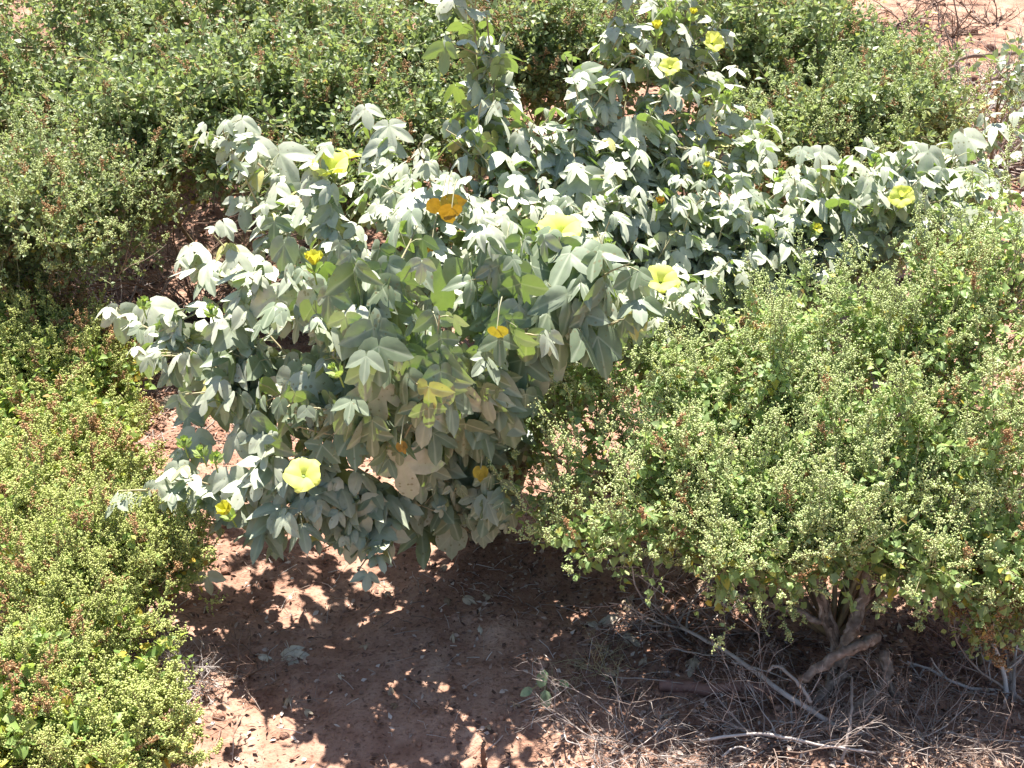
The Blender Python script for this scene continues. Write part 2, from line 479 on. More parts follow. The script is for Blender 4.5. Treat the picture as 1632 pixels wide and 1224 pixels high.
# ------------------------------------------------------------------ leafy weed / bush
def leafy_bush(name, label, cat, base, blobs, mats, n_branch, twigs=14, twig_len=(0.06, 0.14), leaf=(0.016, 0.026), spacing=0.008,
               tpls=GOOSE, pan=0.0, dry=0.0, pan_len=(0.05, 0.10), blob_r=0.0026, nside=8, per=12, tint=(0, 1), tint_pow=1.0, group=None,
               stem_r=0.005, trunk=None, zmin=-0.35, lean=(0, -0.15, 0.0), hang=0.0, inner=0.35, tall=0.0, tall_len=(0.10, 0.19), stray=0.3):
    base = np.asarray(base, float)
    root = thing(name, label, cat, base, group)
    if trunk: trunk(root)
    vol = np.array([b[1][0] * b[1][2] for b in blobs]); vol = vol / vol.sum()
    limbs = []
    for c, r in blobs:
        c = np.asarray(c, float)
        mid = base + (c - base) * 0.5 + rand_unit(1)[0] * 0.05 + np.array([0, 0, 0.03])
        end = c + np.array([0, 0, r[2] * 0.5])
        path = catmull([base, mid, end], 12)
        lm = MB(); lm.tube(path, np.linspace(stem_r * 1.7, stem_r * 0.6, 12), 6, rng.uniform(0.1, 0.4), jitter=0.2)
        lm.build('limb', mats['stem'], root, smooth=True)
        limbs.append(path)
    for bi in range(n_branch):
        wb = rng.choice(len(blobs), p=vol)
        c, r = blobs[wb][:2]
        c = np.asarray(c, float); r = np.asarray(r, float)
        while True:
            d = rand_unit(1)[0]
            if d[2] > zmin and d[1] < 0.7: break
        tgt = c + r * d * (rng.uniform(0.72, 1.02) if d[2] < 0.15 or rng.random() > stray else rng.uniform(1.05, 1.45))
        gzz = float(height(tgt[0], tgt[1])) + 0.02
        if tgt[2] < gzz: tgt[2] = gzz
        start = limbs[wb][rng.integers(5, 12)]
        mid = start + (tgt - start) * 0.5 + rand_unit(1)[0] * 0.04 + np.array([0, 0, 0.02])
        path = catmull([start, mid, tgt], 9)
        stem = MB(); fol = MB(); seeds = MB(); dryseeds = MB()
        sl_, dl_ = [], []
        LP, LA, LN, LS, LT = [], [], [], [], []
        stem.tube(path, np.linspace(stem_r * 0.7, stem_r * 0.25, 9), 4, rng.uniform(0.2, 0.8), cap=False)
        for ti in range(twigs):
            f = inner + (1 - inner) * (ti + rng.random()) / twigs
            fi = f * 8; i0 = min(int(fi), 7)
            o = path[i0] + (path[i0 + 1] - path[i0]) * (fi - i0)
            outw = norm(path[i0 + 1] - path[i0])
            td = norm(outw * 0.5 + rand_unit(1)[0] * 0.9 + np.array([0, 0, 0.45 - hang]) + np.array(lean))
            ln = rng.uniform(*twig_len)
            curve = rand_unit(1)[0] * 0.25 + np.array([0, 0, -hang * 0.5])
            s = np.linspace(0, 1, 4)[:, None]
            tw = o + td * ln * s + curve * ln * s * s
            stem.tube(tw, np.linspace(stem_r * 0.25, stem_r * 0.12, 4), 3, rng.uniform(0.3, 1.0), cap=False)
            n = max(3, int(ln / spacing))
            t = rng.random(n) ** 0.8
            LP.append(o + td * ln * t[:, None] + curve * ln * (t * t)[:, None])
            LS.append(rng.uniform(leaf[0], leaf[1], n) * (1.1 - 0.45 * t))
            LA.append(np.repeat(td[None], n, 0))
            u = rng.random()
            if u < pan:
                panicle(stem, sl_, tw[-1], norm(td + np.array([0, 0, 0.9])), rng.uniform(*pan_len), blob_r, nside, per)
            elif u < pan + dry:
                panicle(stem, dl_, tw[-1], norm(td + np.array([0, 0, 0.7])), rng.uniform(*pan_len), blob_r, nside, per)
        if tall and d[2] > -0.2 and rng.random() < tall:
            for q in range(2):
                panicle(stem, sl_, path[-2] if q else path[-1], norm(norm(path[-1] - path[0]) * 0.3 + np.array([rng.normal() * 0.25, rng.normal() * 0.25, 1.0])), rng.uniform(*tall_len), blob_r * 0.92, 17, 10)
        pp = np.concatenate(LP); sc = np.concatenate(LS); td = np.concatenate(LA); n = len(pp)
        a = norm(td * 0.5 + rand_unit(n) * 0.9 + np.array([0, 0, -0.15 - hang]))
        nn = norm(rand_unit(n) * 0.75 + np.array([0, -0.2, 0.85]))
        pp = pp + a * (sc * 0.35)[:, None]
        tn = tint[0] + (tint[1] - tint[0]) * rng.random(n) ** tint_pow
        add_leaves(fol, tpls, pp, a, nn, sc, tn)
        if sl_: add_blobs(seeds, np.concatenate(sl_), blob_r)
        if dl_: add_blobs(dryseeds, np.concatenate(dl_), blob_r)
        b = stem.build('branch', mats['stem'], root)
        for mb_, nm, mt in ((fol, 'foliage', mats['leaf']), (seeds, 'seed_sprays', mats.get('seed')), (dryseeds, 'dry_seed_sprays', mats.get('dry'))):
            if mb_.V:
                o = mb_.build(nm, mt, b)
                o.location = (0, 0, 0)
    return root


def dead_shrub(name, label, cat, base, n, length, r, mat, spread=1.0, up=0.5, sub=3, sub2=2, group=None, bias=(0, 0, 0), sides=4, tint=(0.3, 1.0)):
    base = np.asarray(base, float)
    root = thing(name, label, cat, base, group)
    bias = np.array(bias, float)

    def limb(mb, o, d, ln, rad, depth):
        k = 6 if depth == 0 else 5
        pts = [o]; dd = d.copy()
        for q in range(k - 1):
            dd = norm(dd + rand_unit(1)[0] * 0.28 + np.array([0, 0, -0.03]))
            p = pts[-1] + dd * ln / (k - 1)
            gz = height(p[0], p[1]) + 0.006
            if p[2] < gz:
                p[2] = gz; dd[2] = abs(dd[2]) * 0.3
            pts.append(p)
        pts = np.array(pts)
        mb.tube(pts, np.linspace(rad, rad * 0.4, k), sides if depth == 0 else 3, rng.uniform(*tint), cap=False)
        if depth < 2:
            for q in range(sub if depth == 0 else sub2):
                f = rng.uniform(0.25, 0.95) * (k - 1); i0 = min(int(f), k - 2)
                o2 = pts[i0] + (pts[i0 + 1] - pts[i0]) * (f - i0)
                d2 = norm(norm(pts[i0 + 1] - pts[i0]) * 0.8 + rand_unit(1)[0] * 0.8)
                limb(mb, o2, d2, ln * rng.uniform(0.3, 0.55), rad * 0.55, depth + 1)

    for q in range(n):
        mb = MB()
        d = rand_unit(1)[0]; d[2] = abs(d[2]) * up
        d = norm(d * np.array([spread, spread, 1]) + bias)
        o = base + np.array([rng.normal() * 0.02, rng.normal() * 0.02, 0.005])
        limb(mb, o, d, length * rng.uniform(0.6, 1.15), r * rng.uniform(0.6, 1.2), 0)
        mb.build('branch', mat, root)
    return root


# ================================================================== cotton shrub
B0 = G(770, 850)
cotton = thing('cotton_shrub', 'sprawling shrub with silvery lobed leaves and lemon yellow flowers', 'shrub', B0)


def hang_leaf_axes(n, outw, steep, facing=0.55):
    """blade axis and upper-face normal for drooping leaves facing out and towards the open side"""
    out = np.array([outw[0], outw[1], 0.0]); out = out / (np.linalg.norm(out) + 1e-6)
    h = norm(out * 0.7 + np.array([0, -facing, 0]) + rng.normal(size=(n, 3)) * np.array([0.8, 0.8, 0]))
    dn = steep + rng.normal(size=n) * 0.34
    ax = h * np.cos(dn)[:, None] + np.array([0, 0, -1.0]) * np.sin(dn)[:, None]
    nr = h * np.sin(dn)[:, None] + np.array([0, 0, 1.0]) * np.cos(dn)[:, None]
    nr = norm(nr + rng.normal(size=(n, 3)) * 0.32)
    return ax, nr


def PB(px, py, y):
    k = 0.26 * math.exp(-((py - 550) / 170) ** 2) / (1 + math.exp((px - 930) / 40)) / (1 + math.exp((400 - px) / 40))
    return P(px, py, y - k)


def cotton_branch(ctrl, leafy=0.35, twigs=3, size=(0.030, 0.064), steep=0.42, r0=0.007, gap=0.021, twig_len=(0.10, 0.22), heroes=(), age_shade=None):
    age_shade = (0.42 if steep > 0.78 else 0.0) if age_shade is None else age_shade  # steep low leaves: older and greener, with shade also painted into their tint
    pts = [B0 + np.array([rng.normal() * 0.02, rng.normal() * 0.02, 0])] + [PB(*c) for c in ctrl]
    if len(ctrl) < 3:
        m = (pts[0] + pts[1]) / 2 + np.array([0, 0, 0.05]); pts.insert(1, m)
    path = catmull(pts, 16)
    stem = MB(); fol = MB()
    stem.tube(path, np.linspace(r0, 0.0022, 16), 6, 0.45, cap=False)
    segs = [(path, leafy)]
    axis_mid = np.array([B0[0], B0[1] + 0.25, 0])
    for q in range(twigs):
        f = rng.uniform(0.45, 0.97) * 15; i0 = min(int(f), 14)
        o = path[i0] + (path[i0 + 1] - path[i0]) * (f - i0)
        d = norm(norm(path[i0 + 1] - path[i0]) * 0.7 + rand_unit(1)[0] * 0.8 + np.array([0, -0.2, 0.25]))
        ln = rng.uniform(*twig_len)
        s = np.linspace(0, 1, 5)[:, None]
        tw = o + d * ln * s + rand_unit(1)[0] * 0.2 * ln * s * s
        stem.tube(tw, np.linspace(0.003, 0.0016, 5), 5, 0.7, cap=False)
        segs.append((tw, 0.15))
    for pth, start in segs:
        seglen = np.linalg.norm(np.diff(pth, axis=0), axis=1); tot = seglen.sum(); cum = np.concatenate([[0], np.cumsum(seglen)])
        n = max(2, int(tot * (1 - start) / gap))
        u = (start + (1 - start) * (np.arange(n) + rng.random(n)) / n) * tot
        pos = np.stack([np.interp(u, cum, pth[:, k]) for k in range(3)], -1)
        outw = pos.mean(0) - axis_mid
        fr = u / tot
        # stalk
        pd = norm(norm(pth[-1] - pth[0]) * 0.35 + rand_unit(n) * 0.9 + np.array([0, -0.25, 0.55]))
        sz = rng.uniform(size[0], size[1], n) * (1.12 - 0.5 * fr ** 2)
        pl = sz * rng.uniform(0.45, 0.95, n)
        tip = pos + pd * pl[:, None]
        ax, nr = hang_leaf_axes(n, outw, steep)
        for k in range(n):
            mid = (pos[k] + tip[k]) / 2 + np.array([0, 0, 0.004])
            stem.tube(np.array([pos[k], mid, tip[k]]), 0.0011, 3, 0.95, cap=False)
        tn = np.clip(rng.normal(0.55 - age_shade, 0.2, n) - np.clip((sz - 0.06) * 8, 0, 0.3), 0, 1)
        tn[rng.random(n) > 0.985] = 1.0
        small = (sz < size[0] * 1.05)
        R = frames(ax, nr, sz)
        R[:, :, 0] *= (0.86 + 0.3 * rng.random(n))[:, None]
        R[:, :, 2] *= (0.5 + 1.6 * rng.random(n) ** 1.5)[:, None]
        w = rng.choice(len(COT_ALL), n, p=[0.17, 0.17, 0.17, 0.17, 0.12, 0.06, 0.08, 0.06])
        for k in range(len(COT_ALL)):
            m = w == k
            if m.any(): fol.inst(COT_ALL[k], R[m], tip[m], tn[m])
    for (px, py, y, spx, roll, tilt, kd) in heroes:
        add_hero(fol, stem, path, px, py, y, spx, roll, tilt, kd)
    b = stem.build('branch', M['cotton_stem'], cotton, smooth=True)
    o = fol.build('foliage', M['cotton'], b, smooth=False); o.location = (0, 0, 0)
    return path


def add_hero(fol, stem, path, px, py, y, spx, roll, tilt, kd):
    """One clearly seen leaf: where its stalk meets the blade, its size, the lean of its tip and how far it faces up."""
    p = PB(px, py, y)
    size = spx / 816 * TH * y * 1.06
    ro = math.radians(roll); ti = math.radians(tilt)
    # tip direction: hanging down (roll turns it), leaning out by tilt
    side = np.array([math.sin(ro), 0, 0]); dn = math.cos(ro)
    ax = side + dn * np.array([0, -math.sin(ti), -math.cos(ti)])
    nr = np.array([0, -math.cos(ti), math.sin(ti)]) + rng.normal(size=3) * 0.08
    R = frames(ax[None], nr[None], np.array([size]))
    fol.inst(COT_ALL[kd], R, p[None], [rng.uniform(0.4, 0.8)])
    k = np.argmin(np.linalg.norm(path - p, axis=1))
    q = path[k]
    if np.linalg.norm(q - p) < 0.16:
        stem.tube(np.array([q, (p + q) / 2 + np.array([0, 0, 0.012]), p]), 0.0013, 4, 0.95, cap=False)


FRONT = [(365, 757, 2.33, 66, 6, 42, 1), (408, 818, 2.30, 62, -4, 36, 0), (446, 782, 2.31, 46, 0, 38, 2), (284, 742, 2.36, 40, 8, 45, 0), (250, 772, 2.34, 46, 20, 40, 3),
         (305, 800, 2.36, 46, 20, 16, 4), (330, 918, 2.28, 40, 5, 10, 4), (225, 800, 2.38, 34, -14, 12, 4), (262, 835, 2.36, 48, -10, 14, 6)]
UPL = [(385, 190, 3.12, 34, -10, 50, 0), (404, 228, 3.10, 56, 10, 48, 1), (445, 245, 3.08, 60, 24, 46, 3), (406, 266, 3.08, 44, 0, 44, 4), (365, 225, 3.12, 38, -28, 40, 0), (392, 322, 3.02, 44, 0, 40, 1), (462, 305, 3.02, 60, 4, 30, 5), (405, 205, 3.14, 22, 0, 50, 6)]
LEFT = [(240, 487, 2.74, 62, 25, 48, 1), (190, 495, 2.76, 52, 5, 30, 0), (285, 528, 2.72, 46, 12, 36, 3), (375, 570, 2.64, 80, 0, 40, 5), (335, 520, 2.74, 58, 22, 62, 7), (492, 605, 2.5, 55, 3, 40, 0), (240, 560, 2.74, 50, -12, 8, 6), (290, 590, 2.7, 50, 10, 24, 4)]
TOPS = [(1010, 196, 3.15, 60, 6, 46, 1), (620, 200, 3.15, 50, 6, 44, 5), (582, 172, 3.2, 34, 14, 50, 0), (610, 230, 3.12, 46, 4, 40, 3), (930, 280, 2.98, 72, 2, 34, 5), (815, 285, 2.94, 44, 10, 28, 6)]
RIGHT = [(1200, 322, 3.1, 40, 0, 42, 1), (1310, 240, 3.2, 40, -8, 45, 3), (1480, 240, 3.1, 46, -12, 40, 0), (1420, 268, 3.1, 44, -8, 46, 1), (1540, 218, 3.25, 44, 30, 45, 7), (1210, 315, 3.1, 36, 10, 40, 0), (1290, 318, 3.05, 44, -14, 40, 3), (1560, 345, 2.95, 60, -12, 40, 2), (1630, 350, 2.9, 60, -10, 40, 5), (1380, 380, 2.95, 44, -6, 30, 6), (1190, 225, 3.3, 44, 10, 46, 5), (1218, 232, 3.3, 36, 30, 46, 0)]
MIDL = [(520, 460, 2.55, 72, 5, 22, 1), (600, 610, 2.42, 80, 0, 8, 5), (440, 470, 2.64, 64, 8, 24, 0), (640, 735, 2.32, 84, 8, 2, 1), (705, 430, 2.66, 76, 0, 4, 1), (575, 800, 2.32, 60, 4, 22, 0), (615, 850, 2.3, 50, 6, 20, 1), (560, 850, 2.32, 56, -4, 20, 2), (720, 850, 2.42, 56, 0, 6, 6), (760, 600, 2.62, 86, 0, 4, 5), (920, 440, 2.6, 90, 4, 16, 1), (860, 560, 2.6, 80, 0, 6, 6), (960, 560, 2.62, 40, 0, 20, 3)]

cotton_branch([(600, 640, 2.66), (390, 590, 2.68), (185, 500, 2.74)], leafy=0.3, twigs=8, heroes=LEFT)
cotton_branch([(560, 540, 2.72), (450, 480, 2.76), (350, 440, 2.82)], twigs=8)
cotton_branch([(620, 460, 2.85), (480, 320, 3.0), (355, 215, 3.12)], leafy=0.5, twigs=5, heroes=UPL, twig_len=(0.08, 0.14))
cotton_branch([(600, 440, 2.9), (440, 340, 3.0), (375, 330, 3.03)], leafy=0.5, twigs=4)
cotton_branch([(640, 440, 3.0), (610, 300, 3.12), (585, 195, 3.2)], leafy=0.5, twigs=5, heroes=TOPS, twig_len=(0.08, 0.14))
cotton_branch([(600, 800, 2.42), (420, 790, 2.36), (215, 780, 2.38)], leafy=0.35, twigs=8, heroes=FRONT, gap=0.042, twig_len=(0.06, 0.13), size=(0.04, 0.075), age_shade=0.05)
cotton_branch([(620, 800, 2.40), (520, 780, 2.34), (430, 760, 2.34)], leafy=0.3, twigs=9, twig_len=(0.06, 0.13), size=(0.045, 0.08), age_shade=0.1)
cotton_branch([(620, 800, 2.42), (480, 830, 2.36), (330, 830, 2.36)], leafy=0.35, twigs=4, twig_len=(0.05, 0.11), size=(0.04, 0.075), age_shade=0.05)
cotton_branch([(660, 800, 2.42), (590, 850, 2.34)], leafy=0.3, twigs=6, heroes=MIDL, twig_len=(0.08, 0.16))
cotton_branch([(640, 800, 2.42), (500, 850, 2.32)], leafy=0.35, twigs=5, twig_len=(0.08, 0.16))
cotton_branch([(730, 800, 2.5), (720, 830, 2.44)], leafy=0.2, twigs=5, steep=1.2)
cotton_branch([(770, 780, 2.5), (780, 810, 2.42)], leafy=0.2, twigs=6, steep=1.2)
cotton_branch([(560, 620, 2.62), (540, 480, 2.72), (520, 290, 2.98)], twigs=8)
cotton_branch([(700, 560, 2.8), (660, 400, 2.9), (650, 300, 3.0)], twigs=9)
cotton_branch([(720, 560, 2.75), (715, 420, 2.82), (705, 340, 2.86)], twigs=9)
cotton_branch([(800, 560, 2.8), (860, 430, 2.85), (890, 350, 2.9)], twigs=9)
cotton_branch([(780, 620, 2.6), (790, 520, 2.62), (795, 450, 2.66)], twigs=10, steep=1.15, size=(0.043, 0.08))
cotton_branch([(680, 640, 2.52), (620, 560, 2.5), (590, 480, 2.55)], twigs=9, steep=1.05, size=(0.043, 0.08))
cotton_branch([(600, 640, 2.58), (520, 520, 2.62), (470, 430, 2.7)], twigs=8, steep=0.8)
cotton_branch([(840, 600, 2.65), (890, 520, 2.62), (910, 440, 2.66)], twigs=8, steep=0.85, size=(0.05, 0.10))
cotton_branch([(860, 620, 2.7), (950, 520, 2.7), (1010, 470, 2.75)], twigs=8, steep=0.7)
cotton_branch([(720, 700, 2.5), (690, 640, 2.46), (660, 600, 2.46)], twigs=8, steep=1.25, size=(0.045, 0.08))
cotton_branch([(660, 720, 2.46), (560, 660, 2.46), (480, 620, 2.5)], twigs=8, steep=1.05)
cotton_branch([(680, 760, 2.42), (640, 720, 2.36), (600, 700, 2.36)], twigs=6, steep=1.2, size=(0.043, 0.08))
cotton_branch([(760, 720, 2.5), (780, 700, 2.45), (790, 660, 2.5)], twigs=7, steep=1.25, size=(0.05, 0.095))
cotton_branch([(760, 450, 3.0), (765, 170, 3.25), (745, -80, 3.35)], leafy=0.45, twigs=13, steep=0.55, twig_len=(0.09, 0.2), size=(0.035, 0.078), age_shade=0.0, gap=0.03)
cotton_branch([(770, 400, 3.05), (790, 200, 3.22), (775, 20, 3.3)], leafy=0.45, twigs=11, steep=0.55, twig_len=(0.08, 0.18), size=(0.035, 0.078), age_shade=0.0, gap=0.03)
cotton_branch([(880, 340, 3.1), (950, 160, 3.35), (1000, -80, 3.45)], leafy=0.45, twigs=13, twig_len=(0.07, 0.14))
cotton_branch([(900, 340, 3.15), (1050, 170, 3.35), (1110, -60, 3.45)], leafy=0.45, twigs=15, twig_len=(0.07, 0.15))
cotton_branch([(920, 350, 3.1), (1070, 230, 3.3), (1120, 100, 3.4)], leafy=0.45, twigs=13)
cotton_branch([(860, 370, 3.0), (920, 240, 3.1), (950, 130, 3.3)], leafy=0.45, twigs=11)
cotton_branch([(900, 420, 3.0), (1070, 290, 3.25), (1195, 250, 3.35)], leafy=0.45, twigs=9)
cotton_branch([(860, 400, 3.0), (960, 280, 3.1), (1040, 210, 3.2)], leafy=0.4, twigs=11)
cotton_branch([(780, 440, 2.95), (800, 320, 3.05), (830, 230, 3.15)], leafy=0.4, twigs=11)
cotton_branch([(900, 450, 2.9), (1000, 350, 3.05), (1060, 310, 3.15)], leafy=0.4, twigs=9)
cotton_branch([(920, 520, 2.8), (1050, 460, 2.95), (1150, 370, 3.1)], leafy=0.4, twigs=9)
cotton_branch([(930, 560, 2.75), (1080, 500, 2.85), (1180, 440, 2.95)], leafy=0.35, twigs=9)
cotton_branch([(930, 540, 2.85), (1150, 440, 3.05), (1310, 320, 3.2)], leafy=0.45, twigs=10, heroes=RIGHT)
cotton_branch([(950, 520, 2.9), (1250, 400, 3.1), (1450, 300, 3.2)], leafy=0.5, twigs=11)
cotton_branch([(950, 520, 2.95), (1350, 370, 3.2), (1600, 215, 3.4)], leafy=0.55, twigs=10)
cotton_branch([(950, 540, 2.9), (1400, 400, 3.05), (1640, 310, 3.15)], leafy=0.5, twigs=12)
cotton_branch([(950, 560, 2.85), (1300, 460, 2.95), (1560, 370, 3.0)], leafy=0.45, twigs=12)
cotton_branch([(940, 580, 2.8), (1150, 520, 2.85), (1330, 420, 3.0)], leafy=0.4, twigs=10)
cotton_branch([(940, 560, 2.75), (1030, 540, 2.8), (1090, 500, 2.85)], leafy=0.35, twigs=8)

cotton_branch([(860, 420, 3.0), (900, 320, 3.1), (880, 260, 3.2)], leafy=0.35, twigs=9)
cotton_branch([(880, 440, 3.0), (980, 350, 3.1), (960, 270, 3.25)], leafy=0.35, twigs=9)
cotton_branch([(900, 450, 2.95), (1060, 380, 3.1), (1110, 330, 3.2)], leafy=0.4, twigs=9)
cotton_branch([(900, 480, 2.9), (1010, 430, 3.0), (1080, 400, 3.05)], leafy=0.4, twigs=9)
cotton_branch([(820, 480, 2.95), (850, 380, 3.0), (930, 360, 3.05)], leafy=0.35, twigs=9)
cotton_branch([(950, 400, 3.1), (1100, 260, 3.35), (1150, 170, 3.5)], leafy=0.5, twigs=9)
cotton_branch([(950, 400, 3.1), (1030, 150, 3.4), (1060, 20, 3.5)], leafy=0.5, twigs=10)
cotton_branch([(930, 540, 2.85), (1120, 480, 2.95), (1240, 400, 3.05)], leafy=0.4, twigs=9)
cotton_branch([(940, 540, 2.85), (1250, 440, 2.95), (1400, 360, 3.05)], leafy=0.45, twigs=9)
cotton_branch([(950, 540, 2.9), (1400, 380, 3.05), (1530, 290, 3.15)], leafy=0.5, twigs=9)
cotton_branch([(950, 540, 2.9), (1450, 400, 3.05), (1650, 400, 3.0)], leafy=0.55, twigs=9)

cotton_branch([(930, 580, 2.85), (1020, 570, 2.85), (1060, 560, 2.85)], leafy=0.3, twigs=10)
cotton_branch([(940, 580, 2.9), (1080, 560, 2.9), (1150, 530, 2.9)], leafy=0.35, twigs=10)
cotton_branch([(950, 580, 2.9), (1130, 540, 2.95), (1250, 500, 2.95)], leafy=0.4, twigs=10)

for tip in ((1165, 335, 3.05), (1120, 385, 3.0), (1225, 345, 3.0), (1270, 330, 3.1), (1350, 320, 3.05), (1420, 340, 3.0), (1500, 320, 3.0), (1580, 330, 3.0), (1640, 280, 3.2), (1560, 270, 3.25), (1480, 280, 3.2), (1400, 300, 3.2), (1610, 200, 3.4), (1560, 230, 3.35), (1640, 240, 3.3), (1520, 300, 3.1), (1600, 370, 2.95), (1460, 370, 2.95), (1330, 380, 2.95), (1240, 380, 2.98), (1180, 300, 3.2)):
    cotton_branch([(950, 540, 2.9), ((950 + tip[0]) / 2, 380 + 0.15 * (1500 - tip[0]) / 2, 3.05), tip], leafy=0.5, twigs=7)

cotton_branch([(600, 620, 2.62), (470, 620, 2.6), (385, 640, 2.6)], leafy=0.45, twigs=7, steep=0.95, size=(0.045, 0.08), age_shade=0.15)
cotton_branch([(600, 600, 2.66), (420, 600, 2.68), (320, 600, 2.7)], leafy=0.45, twigs=7, steep=0.9, size=(0.045, 0.08), age_shade=0.1)

for tip in ((700, 280, 3.05), (760, 320, 2.98), (820, 330, 2.95), (760, 390, 2.85), (850, 290, 3.05), (930, 320, 3.0), (640, 350, 2.95), (980, 400, 2.9), (1010, 250, 3.25), (1080, 220, 3.35), (900, 220, 3.25)):
    cotton_branch([(790, 560, 2.85), ((790 + tip[0]) / 2, (540 + tip[1]) / 2, tip[2] - 0.05), tip], leafy=0.45, twigs=6, twig_len=(0.07, 0.14))


# ---- flowers, buds and yellowed leaves of the cotton shrub
def petal_tpl(open_, twist):
    n, m = 7, 9
    V = []
    for a in range(n):
        s = a / (n - 1)
        w = 0.05 + 0.72 * math.sin(min(1, s * 1.05) * PI * 0.55) ** 1.1
        if s > 0.85: w *= 1 - (s - 0.85) * 1.3
        for b in range(m):
            u = (b / (m - 1) - 0.5) * 2
            ang = open_ * (0.45 + 0.75 * s)
            rr = s * (1 - 0.20 * abs(u) ** 2.5 * s - 0.05 * (1 - abs(u)) * (s > 0.9))
            rad = rr * math.sin(ang) + 0.04; z = rr * math.cos(ang)
            x = u * w * (0.45 + 0.55 * math.sin(ang))
            V.append((x, rad + 0.16 * abs(u) * w * 0.3 + 0.05 * u * twist, z + 0.055 * math.sin(u * 6 + s * 4) * s * s))
    L = []; S = []
    for a in range(n - 1):
        for b in range(m - 1):
            k = a * m + b
            L += [k, k + 1, k + m + 1, k + m]; S.append(4)
    return np.array(V, float), np.array(L), np.array(S), np.ones(n * m)


def rotz(a):
    c, s = math.cos(a), math.sin(a)
    return np.array([[c, -s, 0], [s, c, 0], [0, 0, 1]])


def flower(px, py, y, dia_px, axis, open_deg, mat, name='flower', bracts=True):
    p = PB(px, py, y - (0.13 if dia_px > 25 else 0.06))
    s = dia_px / 816 * TH * y / 2 / max(0.55, math.sin(math.radians(open_deg) * 1.1))
    ax = norm(np.array(axis, float))
    F = frames(np.array([[0.2, 0.9, 0.3]]), ax[None], np.array([1.0]))[0]
    F[:, 2] = ax; F[:, 0] = norm(np.cross(np.array([0.13, 0.2, 0.97]) if abs(ax[2]) < 0.9 else np.array([1, 0, 0]), ax)); F[:, 1] = np.cross(ax, F[:, 0])
    base = p - ax * s * 0.5
    cal = MB()
    # stalk and calyx
    tail = base - ax * 0.02 - np.array([0, -0.02, 0.03])
    cal.tube(np.array([tail, base - ax * 0.012, base + ax * 0.004]), np.array([0.0016, 0.002, 0.006]), 6, 0.5)
    for q in range(3):
        a = q * 2 * PI / 3 + rng.random()
        o = F @ rotz(a) @ np.array([0, 1, 0])
        R = frames(norm(ax * 0.9 + o * 0.5)[None], (-o)[None], np.array([0.019]))
        cal.inst(COT_ALL[6], R, (base + o * 0.007 - ax * 0.010)[None], [rng.random()])
    par = cal.build(name, M['calyx'], cotton)
    for q in range(5):
        mb = MB()
        V, L, S, A = petal_tpl(math.radians(open_deg) * rng.uniform(0.9, 1.1), 1.0)
        R = (F @ rotz(q * 2 * PI / 5)) * s
        mb.add(V @ R.T + base, L, S, rng.random(), A)
        o = mb.build('petal', mat, par, smooth=True); o.location = (0, 0, 0)


flower(525, 262, 2.90, 52, (-0.1, -0.35, 0.9), 42, M['petal'])
flower(558, 243, 3.00, 34, (0.3, 0.2, 0.9), 48, M['petal'])
flower(892, 360, 2.76, 60, (0.0, -0.25, 0.95), 46, M['petal'])
flower(1055, 443, 2.56, 50, (0.1, -0.5, 0.85), 48, M['petal'])
flower(482, 753, 2.14, 58, (0.0, -0.5, 0.87), 56, M['petal'])
flower(1437, 312, 2.95, 34, (-0.3, -0.7, 0.6), 50, M['petal'])
flower(1138, 66, 3.22, 30, (0.3, -0.7, 0.5), 46, M['petal'])
flower(1067, 105, 3.18, 28, (-0.2, -0.6, 0.7), 46, M['petal'])
flower(358, 812, 2.24, 30, (-0.3, -0.35, 0.85), 17, M['petal_deep'], 'closed_flower')
flower(500, 412, 2.60, 28, (0.05, -0.1, 1), 17, M['petal_deep'], 'closed_flower')
flower(1047, 40, 3.22, 17, (-0.1, -0.2, 1), 16, M['petal_deep'], 'closed_flower')
flower(1105, 18, 3.25, 13, (0.2, -0.2, 1), 16, M['petal_deep'], 'closed_flower')
flower(1052, 320, 2.90, 16, (0.2, -0.2, 1), 16, M['yellow_leaf'], 'withered_flower')
flower(1127, 263, 3.1, 12, (-0.2, -0.2, 1), 18, M['petal_deep'], 'closed_flower')
flower(1303, 363, 2.95, 15, (0.3, -0.6, 0.6), 40, M['petal_deep'], 'flower')
flower(504, 752, 2.40, 14, (0.3, -0.3, 1), 15, M['calyx'], 'flower_bud')
for (px, py, y) in ((293, 700, 2.34), (318, 715, 2.33), (345, 725, 2.32), (230, 478, 2.68), (335, 490, 2.66), (1245, 275, 3.0), (1340, 268, 3.05), (1160, 150, 3.2), (690, 240, 3.0), (970, 385, 2.8), (905, 385, 2.72), (1395, 250, 3.1), (530, 585, 2.4), (755, 190, 3.1)):
    flower(px, py, y, 15, (rng.normal() * 0.3, -0.2, 1), 14, M['calyx'], 'flower_bud')


M['olive_leaf'] = leaf_mat('olive_yellow_leaf', [(0, (0.24, 0.20, 0.03)), (1, (0.42, 0.36, 0.05))], trans=(0.34, 0.28, 0.02), tmix=0.25, mottle=0.5)


def yellow_leaf(px, py, y, spx, roll, tilt, kd, mat='yellow_leaf'):
    st = MB(); fo = MB()
    add_hero(fo, st, np.array([PB(px, py, y) + np.array([0.01, 0.05, 0.05])]), px, py, y, spx, roll, tilt, kd)
    b = fo.build('yellowed_leaf', M[mat], cotton)
    s = st.build('leaf_stalk', M['cotton_stem'], b)
    if s: s.location = (0, 0, 0)


